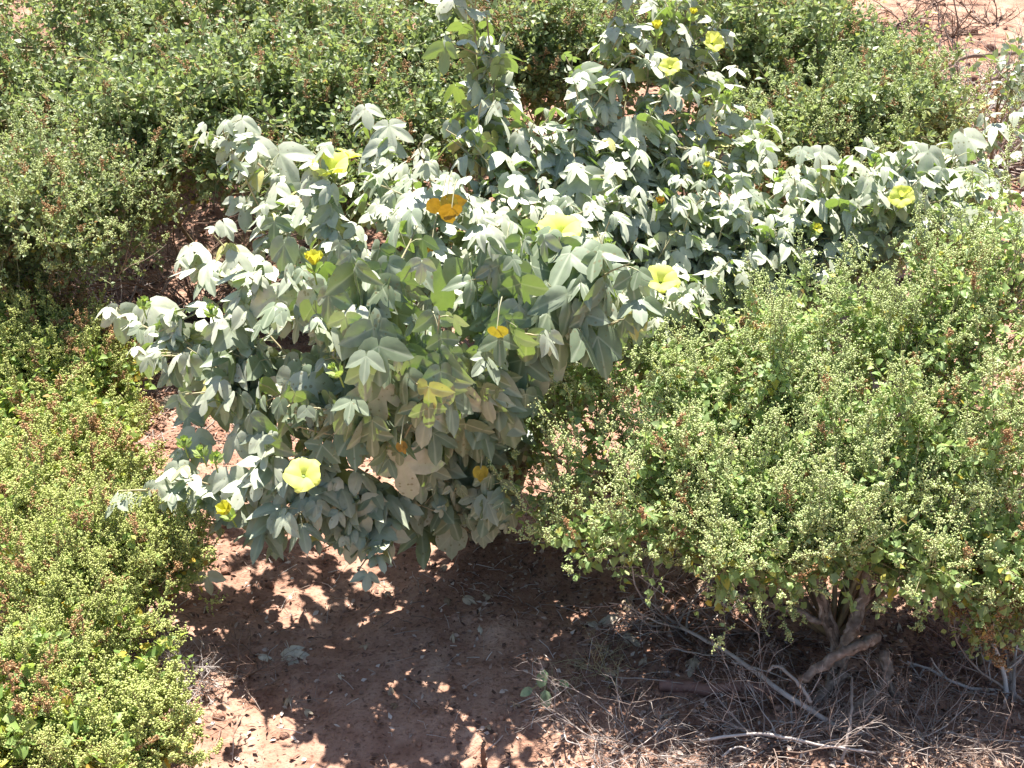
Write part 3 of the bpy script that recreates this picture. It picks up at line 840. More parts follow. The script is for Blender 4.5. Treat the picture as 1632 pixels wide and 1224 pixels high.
yellow_leaf(704, 324, 2.58, 44, 18, -12, 1)
yellow_leaf(720, 332, 2.55, 36, -16, -30, 6)
yellow_leaf(712, 318, 2.57, 26, 30, 20, 6, 'olive_leaf')
yellow_leaf(792, 525, 2.46, 30, 12, -30, 6, 'olive_leaf')
yellow_leaf(638, 708, 2.22, 18, 30, 30, 6)
yellow_leaf(766, 748, 2.32, 26, 0, 4, 6, 'olive_leaf')
yellow_leaf(688, 390, 2.6, 14, -30, 20, 6)
yellow_leaf(806, 400, 2.66, 14, 60, 20, 6)

# ================================================================== goosefoot shrub on the gnarled trunk
WR = dict(leaf=M['weed_right'], stem=M['weed_stem'], seed=M['seed'], dry=M['seed_dry'])
M['seed_yellow'] = leaf_mat('seed_yellow_green', [(0, (0.40, 0.46, 0.13)), (0.6, (0.54, 0.60, 0.20)), (1, (0.68, 0.68, 0.29))], trans=(0.55, 0.58, 0.1), tmix=0.28, rough=0.7, mottle=0.1)
WL = dict(leaf=M['weed_left'], stem=M['weed_stem'], seed=M['seed_yellow'], dry=M['seed_dry'])
WB = dict(leaf=M['weed_back'], stem=M['weed_stem'], seed=M['seed'], dry=M['seed_dry'])


def gnarled_trunk(root):
    def limb(ctrl, r0, r1, n=22, nm='trunk', twist=0.45):
        mb = MB(); r0 *= 0.78; r1 *= 0.78
        path = catmull([P(c[0], c[1], c[2] + 0.09 * min(1, (1200 - c[1]) / 130)) for c in ctrl], n)
        path = path + rng.normal(size=path.shape) * 0.0025
        rad = np.linspace(r0, r1, n) * (1 + 0.22 * (rng.random(n) - 0.5))
        mb.tube(path, rad, 10, 0.5, jitter=twist)
        for q in range(4):   # cord-like ridges of bark
            off = rand_unit(1)[0] * r0 * 0.75
            sl = slice(q, n - q)
            mb.tube(path[sl] + off * np.linspace(1, 0.6, n)[sl][:, None], rad[sl] * 0.42, 6, rng.uniform(0.2, 0.75), jitter=0.5)
        return mb.build(nm, M['trunk'], root, smooth=True)
    limb([(1325, 1190, 1.95), (1325, 1110, 1.99), (1338, 1050, 2.02), (1322, 990, 2.05), (1302, 930, 2.08), (1290, 850, 2.15)], 0.024, 0.014)
    limb([(1338, 1060, 2.00), (1358, 1005, 2.03), (1376, 955, 2.06), (1385, 880, 2.12)], 0.020, 0.012, 16)
    limb([(1275, 1088, 1.93), (1330, 1048, 1.93), (1372, 1028, 1.95), (1402, 1012, 1.99)], 0.013, 0.015, 14, 'branch')
    limb([(1408, 1040, 1.98), (1412, 1080, 1.96), (1380, 1115, 1.94), (1335, 1150, 1.94)], 0.014, 0.011, 14, 'root')
    limb([(1400, 1050, 1.99), (1425, 1110, 1.98), (1445, 1185, 1.94)], 0.010, 0.007, 14, 'root')
    limb([(1345, 1075, 1.98), (1305, 1110, 1.97), (1292, 1150, 1.97)], 0.013, 0.010, 12, 'root')
    limb([(1322, 995, 2.05), (1255, 968, 2.06), (1150, 942, 2.1)], 0.010, 0.006, 14, 'branch')
    limb([(1345, 1120, 1.95), (1365, 1160, 1.94), (1360, 1215, 1.90)], 0.012, 0.008, 10, 'root')


TB = P(1330, 1070, 2.14)


def E(px, py, y, rx, ry, rz):
    return (P(px, py, y), np.array([rx, ry, rz]))


leafy_bush('goosefoot_shrub', 'broad seed-laden green goosefoot shrub standing on a gnarled exposed trunk', 'shrub', TB + np.array([0, 0.04, 0.06]),
           [E(1000, 835, 2.20, 0.20, 0.15, 0.09), E(1200, 860, 2.14, 0.22, 0.14, 0.085), E(1420, 870, 2.12, 0.22, 0.14, 0.08), E(1600, 900, 2.12, 0.15, 0.15, 0.10),
            E(930, 760, 2.34, 0.14, 0.2, 0.13), E(1150, 720, 2.42, 0.26, 0.24, 0.17), E(1380, 710, 2.42, 0.29, 0.26, 0.19), E(1580, 690, 2.44, 0.23, 0.26, 0.21), E(1240, 780, 2.25, 0.25, 0.18, 0.12), E(1490, 780, 2.25, 0.25, 0.18, 0.12), E(1040, 770, 2.3, 0.15, 0.15, 0.1),
            E(1100, 590, 2.55, 0.16, 0.16, 0.09), E(1300, 560, 2.6, 0.2, 0.18, 0.12), E(1480, 530, 2.6, 0.2, 0.18, 0.14), E(1630, 480, 2.6, 0.18, 0.2, 0.17), E(1540, 890, 2.12, 0.2, 0.12, 0.06), E(1580, 430, 2.66, 0.16, 0.14, 0.08)],
           WR, 270, twigs=11, twig_len=(0.05, 0.12), leaf=(0.014, 0.028), spacing=0.0085, pan=0.40, dry=0.03, pan_len=(0.035, 0.085), blob_r=0.0020, nside=8, per=11,
           trunk=gnarled_trunk, tall=0.95, tall_len=(0.10, 0.20), zmin=-0.8, stem_r=0.004, inner=0.3, hang=0.12)

# goosefoot sprays leaning from the same shrub towards the gap
leafy_bush('goosefoot_sapling', 'slender goosefoot sapling with pale seed sprays below the silvery leaves', 'shrub', G(900, 800),
           [E(900, 690, 2.45, 0.13, 0.15, 0.10), E(960, 640, 2.45, 0.12, 0.12, 0.08), E(880, 810, 2.3, 0.09, 0.12, 0.07)], WR, 20, twigs=8, twig_len=(0.05, 0.10), leaf=(0.012, 0.026), spacing=0.012,
           pan=0.5, dry=0.02, pan_len=(0.04, 0.08), blob_r=0.0020, nside=7, per=14, stem_r=0.003, zmin=-0.4)

leafy_bush('drying_weed', 'rusty drying weed in the shade under the end of the goosefoot shrub', 'weed', G(1560, 1060),
           [E(1540, 985, 2.12, 0.12, 0.12, 0.08), E(1620, 1000, 2.1, 0.10, 0.12, 0.08)], WR, 22, twigs=8, twig_len=(0.04, 0.08), leaf=(0.010, 0.020), spacing=0.013,
           pan=0.02, dry=0.7, pan_len=(0.04, 0.09), blob_r=0.0020, nside=8, per=10, stem_r=0.003, zmin=-0.5, tint=(0.4, 1.0))

# ================================================================== yellow-green weeds at the near side
def GB(px, py, dz, rx, ry, rz):
    return (G(px, py) + np.array([0, 0, dz]), np.array([rx, ry, rz]))


WK = dict(tall=0.9, tall_len=(0.07, 0.15), stray=0.4, spacing=0.012, stem_r=0.003, zmin=-0.3, inner=0.25)
leafy_bush('goosefoot_weed', 'yellow-green goosefoot weed heavy with seed beside the bare soil', 'weed', G(150, 1060),
           [GB(60, 1040, 0.17, 0.15, 0.16, 0.10), GB(170, 1020, 0.17, 0.12, 0.14, 0.12), GB(250, 1010, 0.12, 0.10, 0.10, 0.12), GB(120, 1120, 0.12, 0.15, 0.12, 0.09)], WL, 80, twigs=9, twig_len=(0.04, 0.09), leaf=(0.014, 0.030),
           pan=0.5, dry=0.09, pan_len=(0.05, 0.10), blob_r=0.0019, nside=8, per=13, **WK)
leafy_bush('goosefoot_weed', 'low leafy goosefoot weed at the lower corner with round green leaves', 'weed', G(90, 1215),
           [GB(40, 1260, 0.10, 0.16, 0.14, 0.08), GB(150, 1250, 0.09, 0.13, 0.12, 0.07), GB(60, 1170, 0.11, 0.14, 0.12, 0.08), GB(190, 1150, 0.08, 0.12, 0.12, 0.06)], WL, 70, twigs=9, twig_len=(0.04, 0.09), leaf=(0.020, 0.038),
           pan=0.30, dry=0.08, pan_len=(0.04, 0.08), blob_r=0.0019, nside=7, per=12, **WK)
leafy_bush('goosefoot_weed', 'small goosefoot tuft with dense seed spikes spilling onto the bare soil', 'weed', G(220, 1230),
           [GB(215, 1235, 0.06, 0.09, 0.09, 0.05)], WL, 20, twigs=8, twig_len=(0.04, 0.07), leaf=(0.012, 0.022),
           pan=0.8, dry=0.04, pan_len=(0.045, 0.08), blob_r=0.0024, nside=8, per=14, **WK)
leafy_bush('goosefoot_weed', 'upright goosefoot sprig with seed tips in front of the low silvery branch', 'weed', G(270, 1000),
           [GB(285, 985, 0.12, 0.05, 0.05, 0.08), GB(240, 990, 0.14, 0.06, 0.06, 0.09)], WL, 20, twigs=7, twig_len=(0.04, 0.07), leaf=(0.012, 0.022),
           pan=0.85, dry=0.03, pan_len=(0.05, 0.085), blob_r=0.0022, nside=8, per=14, **WK)
leafy_bush('goosefoot_weed', 'patch of bright green goosefoot with rusty seed heads below the back bushes', 'weed', G(80, 720),
           [GB(60, 660, 0.18, 0.22, 0.2, 0.08), GB(120, 640, 0.14, 0.16, 0.2, 0.08), GB(10, 630, 0.19, 0.2, 0.25, 0.09), GB(150, 690, 0.11, 0.14, 0.18, 0.09), GB(60, 770, 0.13, 0.2, 0.2, 0.09), GB(190, 770, 0.07, 0.10, 0.12, 0.07), GB(110, 830, 0.12, 0.18, 0.16, 0.08)], WL, 165, twigs=10, twig_len=(0.05, 0.10), leaf=(0.018, 0.036),
           pan=0.24, dry=0.10, pan_len=(0.05, 0.10), blob_r=0.0026, tall=0.35, stray=0.4, nside=8, per=12, spacing=0.0105, stem_r=0.003, zmin=-0.3, inner=0.25)
leafy_bush('goosefoot_weed', 'reddish drying goosefoot between the bright green patch and the seed-heavy weed', 'weed', G(110, 890),
           [GB(60, 880, 0.14, 0.17, 0.17, 0.09), GB(180, 860, 0.10, 0.12, 0.14, 0.08), GB(60, 950, 0.15, 0.16, 0.14, 0.09), GB(220, 920, 0.06, 0.08, 0.10, 0.06)], WL, 74, twigs=9, twig_len=(0.04, 0.09), leaf=(0.014, 0.028),
           pan=0.4, dry=0.15, pan_len=(0.05, 0.09), blob_r=0.0024, nside=8, per=12, **WK)
leafy_bush('goosefoot_weed', 'rusty brown seeding goosefoot at the foot of the rounded grey-green bush', 'weed', G(40, 560),
           [GB(50, 600, 0.15, 0.24, 0.15, 0.07), GB(170, 620, 0.10, 0.12, 0.12, 0.06)], WL, 40, twigs=8, twig_len=(0.05, 0.10), leaf=(0.016, 0.03), spacing=0.013,
           pan=0.25, dry=0.3, pan_len=(0.06, 0.11), blob_r=0.0024, nside=8, per=14, stem_r=0.0034, zmin=-0.4)

# ================================================================== bushes behind
BB = dict(twig_len=(0.07, 0.16), leaf=(0.019, 0.034), spacing=0.0078, tpls=SMALL, pan_len=(0.06, 0.12), blob_r=0.0026, nside=7, per=9, stem_r=0.006, zmin=-0.5, stray=0.35)


def back(label, base, blobs, n, twigs=13, **kw):
    k = dict(BB); k.update(kw)
    return leafy_bush('bush', label, 'bush', base, blobs, WB, int(n * 1.6), twigs=twigs, **k)


def gz(x, y):
    return np.array([x, y, float(height(x, y))])


def gp(px, py, y):
    p = P(px, py, y); return gz(p[0], p[1])


back('rounded grey-green bush with fine leaves above the rusty goosefoot', gp(100, 450, 3.85), [E(80, 360, 3.7, 0.36, 0.36, 0.20), E(-20, 420, 3.6, 0.2, 0.3, 0.16)], 60, pan=0.22, dry=0.04, leaf=(0.014, 0.024), tint=(0.15, 1), twigs=14)
back('wide dark green bush with yellow flecked leaves behind the highest silvery sprig', gp(350, 300, 4.3), [E(340, 210, 4.15, 0.45, 0.4, 0.27), E(480, 160, 4.3, 0.35, 0.4, 0.26), E(230, 240, 4.2, 0.3, 0.3, 0.2)], 84, dry=0.03, pan=0.02)
back('tall leafy bush with rusty seed tips filling the upper corner', gp(120, 120, 5.0), [E(110, 110, 4.9, 0.5, 0.45, 0.33), E(-30, 180, 4.6, 0.35, 0.4, 0.28), E(90, 200, 4.5, 0.35, 0.35, 0.22)], 74, dry=0.05, pan=0.05, tint=(0.05, 1))
back('pale green bush behind the wide dark green one', gp(370, 60, 5.4), [E(330, 50, 5.3, 0.55, 0.5, 0.30), E(500, 50, 5.2, 0.4, 0.4, 0.28)], 70, dry=0.05, pan=0.06, tint=(0.2, 1))
back('low bush with thin brownish leaves beside the single tall silvery stem', gp(640, 170, 4.7), [E(630, 130, 4.6, 0.36, 0.4, 0.26), E(560, 200, 4.3, 0.22, 0.3, 0.16)], 52, dry=0.08, pan=0.02, tint=(0.0, 1.0))
back('thin brown-green bush between the two tall silvery stems', gp(860, 150, 4.9), [E(870, 110, 4.8, 0.26, 0.35, 0.27)], 34, dry=0.14, pan=0.02)
back('feathery bush half hidden behind the fork of the silvery stems', gp(960, 160, 4.8), [E(930, 110, 4.7, 0.25, 0.3, 0.2), E(1030, 60, 4.9, 0.3, 0.3, 0.25)], 34, dry=0.08, pan=0.08)
back('low bush tucked behind the middle of the silvery shrub', gp(680, 260, 4.2), [E(690, 210, 4.1, 0.26, 0.26, 0.14), E(560, 240, 4.1, 0.2, 0.2, 0.1)], 30, dry=0.06, pan=0.06)
back('light green bush beyond the thin brown-green one', gp(800, 20, 5.9), [E(840, 0, 5.8, 0.7, 0.5, 0.36), E(640, -20, 6.0, 0.5, 0.5, 0.34)], 66, dry=0.06, pan=0.03)
back('dense dark green bush behind the forked silvery stems, next to the red slope', gp(1290, 240, 4.5), [E(1280, 150, 4.5, 0.40, 0.42, 0.32), E(1390, 150, 4.6, 0.26, 0.35, 0.22), E(1210, 90, 4.7, 0.3, 0.35, 0.32)], 88, pan=0.05, dry=0.03)
back('smaller seed-tipped bush in front of the dense dark green one', gp(1350, 260, 3.95), [E(1350, 220, 3.95, 0.28, 0.26, 0.15), E(1250, 250, 3.9, 0.18, 0.2, 0.12), E(1440, 200, 4.0, 0.16, 0.2, 0.14)], 46, pan=0.22, dry=0.06, tint=(0.1, 1))
back('light green bush behind the dense dark one at the top', gp(1260, -40, 5.8), [E(1210, -10, 5.7, 0.42, 0.4, 0.30)], 34, pan=0.1, dry=0.03, tint=(0.3, 1))
back('far dark bush at the top of the red slope', gp(1640, -10, 8.6), [E(1660, -15, 8.6, 0.35, 0.4, 0.25)], 16, leaf=(0.03, 0.05), spacing=0.02)
for k, (lab, px, py, y) in enumerate((('sparse undergrowth bush below the bush by the tall silvery stem', 520, 300, 3.8),)):
    back(lab, gp(px, py + 60, y), [E(px, py, y, 0.28, 0.2, 0.16)], 22, tint=(0, 0.6), dry=0.08, spacing=0.011)
back('green bush farther out along the slope beyond the corner bush', gp(-150, 20, 6.3), [E(-60, -10, 6.3, 0.7, 0.5, 0.4)], 36, leaf=(0.022, 0.036), spacing=0.011)

# grey-green leafy plant among the brush by the slope
gl = dict(WB); gl['leaf'] = M['cotton']
leafy_bush('pale_shrub', 'pale grey-leaved shrub among dry brush beside the red slope', 'shrub', gp(1600, 200, 4.7), [E(1590, 150, 4.7, 0.22, 0.25, 0.14)], gl, 14, twigs=6, twig_len=(0.08, 0.16), leaf=(0.03, 0.055), spacing=0.03, tpls=SMALL, stem_r=0.005)

# ================================================================== dry brush
dead_shrub('dead_shrub', 'grey leafless dead shrub sprawled in front of the gnarled trunk', 'dead shrub', G(1240, 1190), 30, 0.23, 0.0018, M['dead_wood'], up=0.30, sub=6, sub2=4, tint=(0.0, 0.85))
dead_shrub('dead_shrub', 'low spreading dead grey shrub at the edge of the bare soil', 'dead shrub', G(1000, 1190), 26, 0.19, 0.0014, M['dead_wood'], up=0.28, sub=6, sub2=4, tint=(0.1, 0.9))
dead_shrub('dead_shrub', 'brown dead shrub with curled tips beyond the twisted roots', 'dead shrub', G(1480, 1190), 30, 0.19, 0.0016, M['dead_wood'], up=0.45, sub=6, sub2=4, tint=(0.0, 0.6))
dead_shrub('dead_shrub', 'forked leafless grey shrub standing at the edge past the trunk', 'dead shrub', G(1612, 1110), 7, 0.24, 0.0048, M['dead_wood'], up=1.4, sub=4, sub2=2)
dead_shrub('dead_shrub', 'wiry dead brush lying under the goosefoot shrub', 'dead shrub', G(1080, 1010), 22, 0.26, 0.0026, M['dead_wood'], up=0.35, sub=4, sub2=3, tint=(0.1, 0.8))
dead_shrub('dead_shrub', 'dark dead brush under the shrub behind the long grey stick', 'dead shrub', G(1200, 1020), 22, 0.26, 0.003, M['dead_dark'], up=0.4, sub=4, sub2=2)
dead_shrub('dead_shrub', 'rusty brown dead weed under the far end of the goosefoot shrub', 'dead shrub', G(1540, 1050), 20, 0.17, 0.0022, M['red_wood'], up=1.0, sub=5, sub2=3)
dead_shrub('dead_shrub', 'dark leafless twigs in the hollow behind the silvery branches', 'dead shrub', G(315, 510), 60, 0.55, 0.0042, M['dead_dark'], up=0.7, sub=5, sub2=3)
dead_shrub('dead_shrub', 'bleached grey twigs sticking out of the dark hollow', 'dead shrub', G(190, 535), 22, 0.42, 0.0034, M['dead_wood'], up=0.5, sub=4, sub2=3, tint=(0.5, 1))
dead_shrub('dead_shrub', 'big tangle of grey dry brush beside the red slope', 'dead shrub', G(1580, 270), 70, 0.62, 0.006, M['dead_wood'], up=0.55, sub=6, sub2=4, tint=(0.0, 0.9))
dead_shrub('dead_shrub', 'loose grey dry brush behind the big tangle', 'dead shrub', G(1545, 170), 44, 0.6, 0.006, M['dead_wood'], up=0.4, sub=5, sub2=3, tint=(0.0, 0.8))
dead_shrub('dead_shrub', 'low dark mat of dead twigs in the middle of the red slope', 'dead shrub', G(1515, 58), 16, 0.20, 0.005, M['dead_dark'], up=0.25, sub=4, sub2=3)
dead_shrub('dead_shrub', 'low grey mat of dead twigs at the top of the red slope', 'dead shrub', G(1490, 4), 12, 0.42, 0.006, M['dead_dark'], up=0.4, sub=4, sub2=3, tint=(0.4, 1))
dead_shrub('dead_shrub', 'thin dead mat on the slope beside the dense dark green bush', 'dead shrub', G(1435, 40), 12, 0.24, 0.006, M['dead_dark'], up=0.25, sub=4, sub2=3, tint=(0.4, 1))
dead_shrub('dead_shrub', 'small dead mat on the slope under the far dark bush', 'dead shrub', G(1585, 40), 8, 0.18, 0.006, M['dead_dark'], up=0.25, sub=4, sub2=3)
dead_shrub('dead_weed', 'brittle brown dead weed standing in the dappled shade', 'dead weed', G(398, 1075), 16, 0.12, 0.0014, M['dead_dark'], up=1.6, sub=5, sub2=3)
dead_shrub('dead_weed', 'tan dry weed at the edge of the bare soil', 'dead weed', G(300, 1095), 36, 0.10, 0.0012, M['dead_wood'], up=0.8, sub=5, sub2=3, tint=(0.6, 1.0))
dead_shrub('dead_weed', 'little pale dry weed beside the wrinkled seedling', 'dead weed', G(960, 1075), 18, 0.10, 0.0011, M['tan_grass'], up=0.9, sub=4, sub2=3)
dead_shrub('dead_weed', 'tan feathery dry weed below the highest silvery sprig', 'dead weed', G(385, 455), 16, 0.2, 0.0016, M['tan_grass'], up=1.3, sub=5, sub2=2)


def stick(label, ctrl, r0, r1, mat, name='dead_stick', cat='stick', group=None, on_ground=False):
    pts = [np.array(c, float) if len(c) == 3 and c[1] < 20 else None for c in ctrl]
    pts = []
    for c in ctrl:
        if len(c) == 2: pts.append(G(c[0], c[1], r0 * 0.8))
        else: pts.append(G(c[0], c[1]) * 0 + P(c[0], c[1], G(c[0], c[1])[1] - c[2]) if c[2] else G(c[0], c[1], r0 * 0.8))
    n = max(8, len(pts) * 4)
    path = catmull(pts, n); path[1:-1] += rng.normal(size=(n - 2, 3)) * r0 * 0.3
    mb = MB(); mb.tube(path, np.linspace(r0, r1, n), 7, rng.uniform(0.4, 0.8), jitter=0.25)
    o = mb.build(name, mat, smooth=True)
    c = path.mean(0)
    o.data.transform(__import__('mathutils').Matrix.Translation([-float(v) for v in path[0]])); o.location = Vector([float(v) for v in path[0]])
    return tag(o, label, cat, group)


stick('long straight grey stick slanting down to the gnarled trunk', [(1085, 1000, 0.06), (1160, 1040, 0.07), (1250, 1105, 0.05), (1340, 1165)], 0.0035, 0.006, M['dead_wood'])
stick('kinked bleached twig leaning over the tangle', [(1222, 1070, 0.1), (1240, 1062, 0.11), (1275, 1092, 0.1), (1292, 1120, 0.08)], 0.003, 0.004, M['dead_wood'])
stick('thin upright bleached twig in front of the trunk', [(1358, 1080, 0.1), (1356, 1140, 0.09), (1350, 1180, 0.06), (1338, 1222)], 0.0026, 0.0032, M['dead_wood'])
stick('short thick reddish log half buried under the shrub', [(1050, 1098), (1130, 1106), (1235, 1100)], 0.014, 0.012, M['red_wood'], 'log', 'log')
stick('long pale twig lying lowest in the tangle', [(1115, 1180, 0.04), (1210, 1170, 0.05), (1300, 1185, 0.05), (1395, 1200, 0.03)], 0.003, 0.0022, M['dead_wood'])
stick('pointed dark stub standing in the sunlit soil', [(772, 1222), (770, 1190, 0.05), (772, 1176, 0.07)], 0.006, 0.003, M['dead_dark'], 'stub', 'stub')
stick('dark dry branch arching over the brush at the edge of the slope', [(1500, 110, 0.3), (1540, 90, 0.35), (1600, 85, 0.4), (1660, 80, 0.4)], 0.009, 0.012, M['dead_dark'])
stick('thick dark branch bent above the pale shrub', [(1560, 160, 0.35), (1575, 130, 0.4), (1620, 120, 0.4), (1660, 118, 0.4)], 0.008, 0.011, M['dead_dark'])
stick('bare pink-grey branch lying on the soil behind the low silvery branch', [(310, 700), (335, 678, 0.05), (352, 665, 0.08), (395, 692, 0.04)], 0.003, 0.002, M['dead_wood'])
stick('straight brown branch lying across the soil under the silvery shrub', [(700, 700, 0.1), (760, 715, 0.12), (830, 745, 0.1)], 0.004, 0.005, M['dead_wood'])
for k in range(30):
    px = rng.uniform(880, 1620); py = rng.uniform(1010, 1220)
    a = rng.uniform(-0.6, 0.6) + (PI / 2 if rng.random() < 0.15 else 0); ln = rng.uniform(50, 130)
    dx, dy = math.cos(a) * ln, math.sin(a) * ln * 0.6
    stick('thin dry stick scattered in the brush below the goosefoot shrub', [(px, py, rng.uniform(0.005, 0.03)), (px + dx * 0.5 + rng.normal() * 8, py + dy * 0.5 + rng.normal() * 8, rng.uniform(0.01, 0.05)), (px + dx, py + dy, rng.uniform(0.005, 0.04))],
          rng.uniform(0.0010, 0.0024), 0.0009, M['dead_wood'] if rng.random() < 0.7 else M['dead_dark'], group='dry sticks scattered below the goosefoot shrub')

# ================================================================== fallen leaves, seedling
FALL = [('large pale cream fallen leaf lying in the dappled shade', 462, 1045, 62, 0.95, 5, 20), ('small bleached fallen leaf scrap beside the large cream leaf', 418, 1052, 26, 1.0, 6, 80),
        ('flat pale fallen leaf beside the wiry dead brush', 975, 990, 42, 0.85, 6, -60), ('curled grey fallen leaf next to the wrinkled seedling', 1000, 1020, 36, 0.7, 2, 40), ('tan fallen leaf in the deep shade under the silvery shrub', 742, 960, 26, 0.6, 6, 50),
        ('tan crumpled fallen leaf under the goosefoot shrub', 1105, 1060, 42, 0.6, 3, -20), ('tiny cream fallen leaf alone in the deep shade', 765, 1008, 18, 0.9, 6, 10), ('brown fallen leaf lying in the gap behind the low silvery branch', 268, 645, 48, 0.6, 6, 80),
        ('golden brown fallen leaf leaning on the sticks', 1000, 965, 30, 0.4, 6, 0), ('pale fallen leaf at the foot of the sapling', 940, 1000, 24, 0.85, 7, 120)]


def fallen(label, px, py, spx, tint, kd, rot, group=None):
    p = G(px, py, 0.012); s = spx / 816 * TH * p[1] * 0.9
    a = math.radians(rot)
    ax = np.array([math.sin(a), -math.cos(a), 0.05 * rng.normal()]); nr = np.array([rng.normal() * 0.25, -0.25 + rng.normal() * 0.2, 1])
    mb = MB(); R = frames(ax[None], nr[None], np.array([s])); R[:, :, 2] *= rng.uniform(1.0, 3.5); R[:, :, 0] *= rng.uniform(0.6, 1.0)
    mb.inst(COT_ALL[kd], R, np.zeros((1, 3)), [tint])
    mb.tube(np.array([[0, 0, 0], -ax * s * 0.3 + [0, 0, 0.004], -ax * s * 0.6]), 0.001, 4, tint)
    o = mb.build('fallen_leaf', M['dead_leaf']); o.location = Vector([float(v) for v in p])
    tag(o, label, 'leaf', group)


for f in FALL: fallen(*f)
for k in range(40):
    px = rng.uniform(400, 1600); py = rng.uniform(900, 1210)
    fallen('small dry leaf scattered on the shaded soil', px, py, rng.uniform(12, 22), rng.uniform(0.0, 0.75), int(rng.integers(0, 8)), rng.uniform(0, 360), group='small dry leaves on the shaded soil')

sp = G(872, 1105)
sd = thing('seedling', 'little green seedling with wrinkled rounded leaves among the dry twigs', 'seedling', sp)
WR_LEAF = outline_leaf([(0, 0.05), (0.15, 0.26), (0.3, 0.30), (0.45, 0.35), (0.6, 0.31), (0.75, 0.28), (0.9, 0.16), (1.0, 0.03)], 0.35, 0.25)
for (px, py, dy, s, ax, up) in ((868, 1068, 0.04, 40, (-0.2, -0.5, -0.5), 0.7), (868, 1100, 0.05, 40, (0.1, -0.6, -0.6), 0.6), (848, 1098, 0.05, 30, (-0.8, -0.4, -0.2), 0.8), (892, 1085, 0.03, 26, (0.7, -0.3, -0.3), 0.9)):
    q = P(px, py, sp[1] - dy); mb = MB()
    R = frames(np.array([ax]), np.array([[0, -0.6, up]]), np.array([s / 816 * TH * sp[1] * 0.85]))
    mb.inst(WR_LEAF, R, q[None], [rng.random()])
    mb.build('leaf', M['seedling'], sd)
    st = MB(); st.tube(np.array([sp, (sp + q) / 2 + [0, 0, 0.02], q]), 0.0014, 4, 0.7); st.build('stem', M['weed_stem'], sd)

# ================================================================== litter and pebbles (uncountable)
def scatter(n, x0, x1, y0, y1, dens):
    out = []
    while len(out) < n:
        x = rng.uniform(x0, x1); y = rng.uniform(y0, y1)
        if rng.random() < dens(x, y): out.append((x, y))
    return np.array(out)


def dens_litter(x, y):
    d = 0.025
    d += 0.95 * math.exp(-((x - 0.75) / 0.75) ** 2 - ((y - 1.95) / 0.5) ** 2)
    d += 0.5 * math.exp(-((x - 0.0) / 0.4) ** 2 - ((y - 2.5) / 0.28) ** 2)
    d += 0.9 * math.exp(-((x + 0.85) / 0.7) ** 2 - ((y - 3.4) / 0.5) ** 2)
    d += 0.5 * math.exp(-((x + 0.75) / 0.3) ** 2 - ((y - 2.0) / 0.5) ** 2)
    return min(1, d)


xy = scatter(15000, -1.6, 2.0, 1.55, 4.2, dens_litter)
n = len(xy)
mb = MB()
pos = np.column_stack([xy, height(xy[:, 0], xy[:, 1]) + 0.003 + 0.01 * rng.random(n) ** 2])
ax = norm(np.column_stack([rng.normal(size=n), rng.normal(size=n), rng.normal(size=n) * 0.35]))
nr = norm(rng.normal(size=(n, 3)) * 0.5 + np.array([0, 0, 1]))
R = frames(ax, nr, rng.uniform(0.005, 0.018, n)); R[:, :, 0] *= rng.uniform(0.4, 1.1, n)[:, None]
t = rng.random(n)
for k in range(2): mb.inst(SMALL[k], R[k::2], pos[k::2], t[k::2])
kind(mb.build('leaf_litter', M['litter']), 'stuff')

mb = MB()
xy = scatter(9000, -4.5, 1.9, 4.0, 7.5, lambda x, y: 1.0 if x < 1.2 else 0.35)
n = len(xy)
pos = np.column_stack([xy, height(xy[:, 0], xy[:, 1]) + 0.006 + 0.02 * rng.random(n) ** 2])
ax = norm(np.column_stack([rng.normal(size=n), rng.normal(size=n), rng.normal(size=n) * 0.35]))
nr = norm(rng.normal(size=(n, 3)) * 0.5 + np.array([0, 0, 1]))
R = frames(ax, nr, rng.uniform(0.02, 0.06, n))
mb.inst(SMALL[0], R, pos, rng.random(n) * 0.7)
kind(mb.build('leaf_litter', M['litter']), 'stuff')

mb = MB()
xy = scatter(2200, -1.4, 2.0, 1.55, 4.0, dens_litter)
for (x, y) in xy:
    a = rng.uniform(0, 2 * PI); l = rng.uniform(0.015, 0.07)
    p0 = np.array([x, y, height(x, y) + 0.004]); x1 = x + math.cos(a) * l; y1 = y + math.sin(a) * l
    p2 = np.array([x1, y1, height(x1, y1) + 0.004 + rng.random() * 0.015])
    mb.tube(np.array([p0, (p0 + p2) / 2 + [rng.normal() * 0.004, rng.normal() * 0.004, 0.003], p2]), rng.uniform(0.0005, 0.0013), 3, rng.random(), cap=False)
kind(mb.build('twig_litter', M['dead_wood']), 'stuff')

def clod_tpl(seed):
    r = np.random.default_rng(seed)
    V = []; n = 9; m = 6
    for a in range(m + 1):
        th = PI * a / m
        for b in range(n):
            ph = 2 * PI * b / n
            k = 1 + 0.35 * (r.random() - 0.5)
            V.append((math.sin(th) * math.cos(ph) * k, math.sin(th) * math.sin(ph) * k, math.cos(th) * 0.7 * (1 if a in (0, m) else k)))
    L = []
    for a in range(m):
        for b in range(n):
            L += [a * n + b, (a + 1) * n + b, (a + 1) * n + (b + 1) % n, a * n + (b + 1) % n]
    return np.array(V), np.array(L), np.full(n * m, 4), np.ones(len(V))


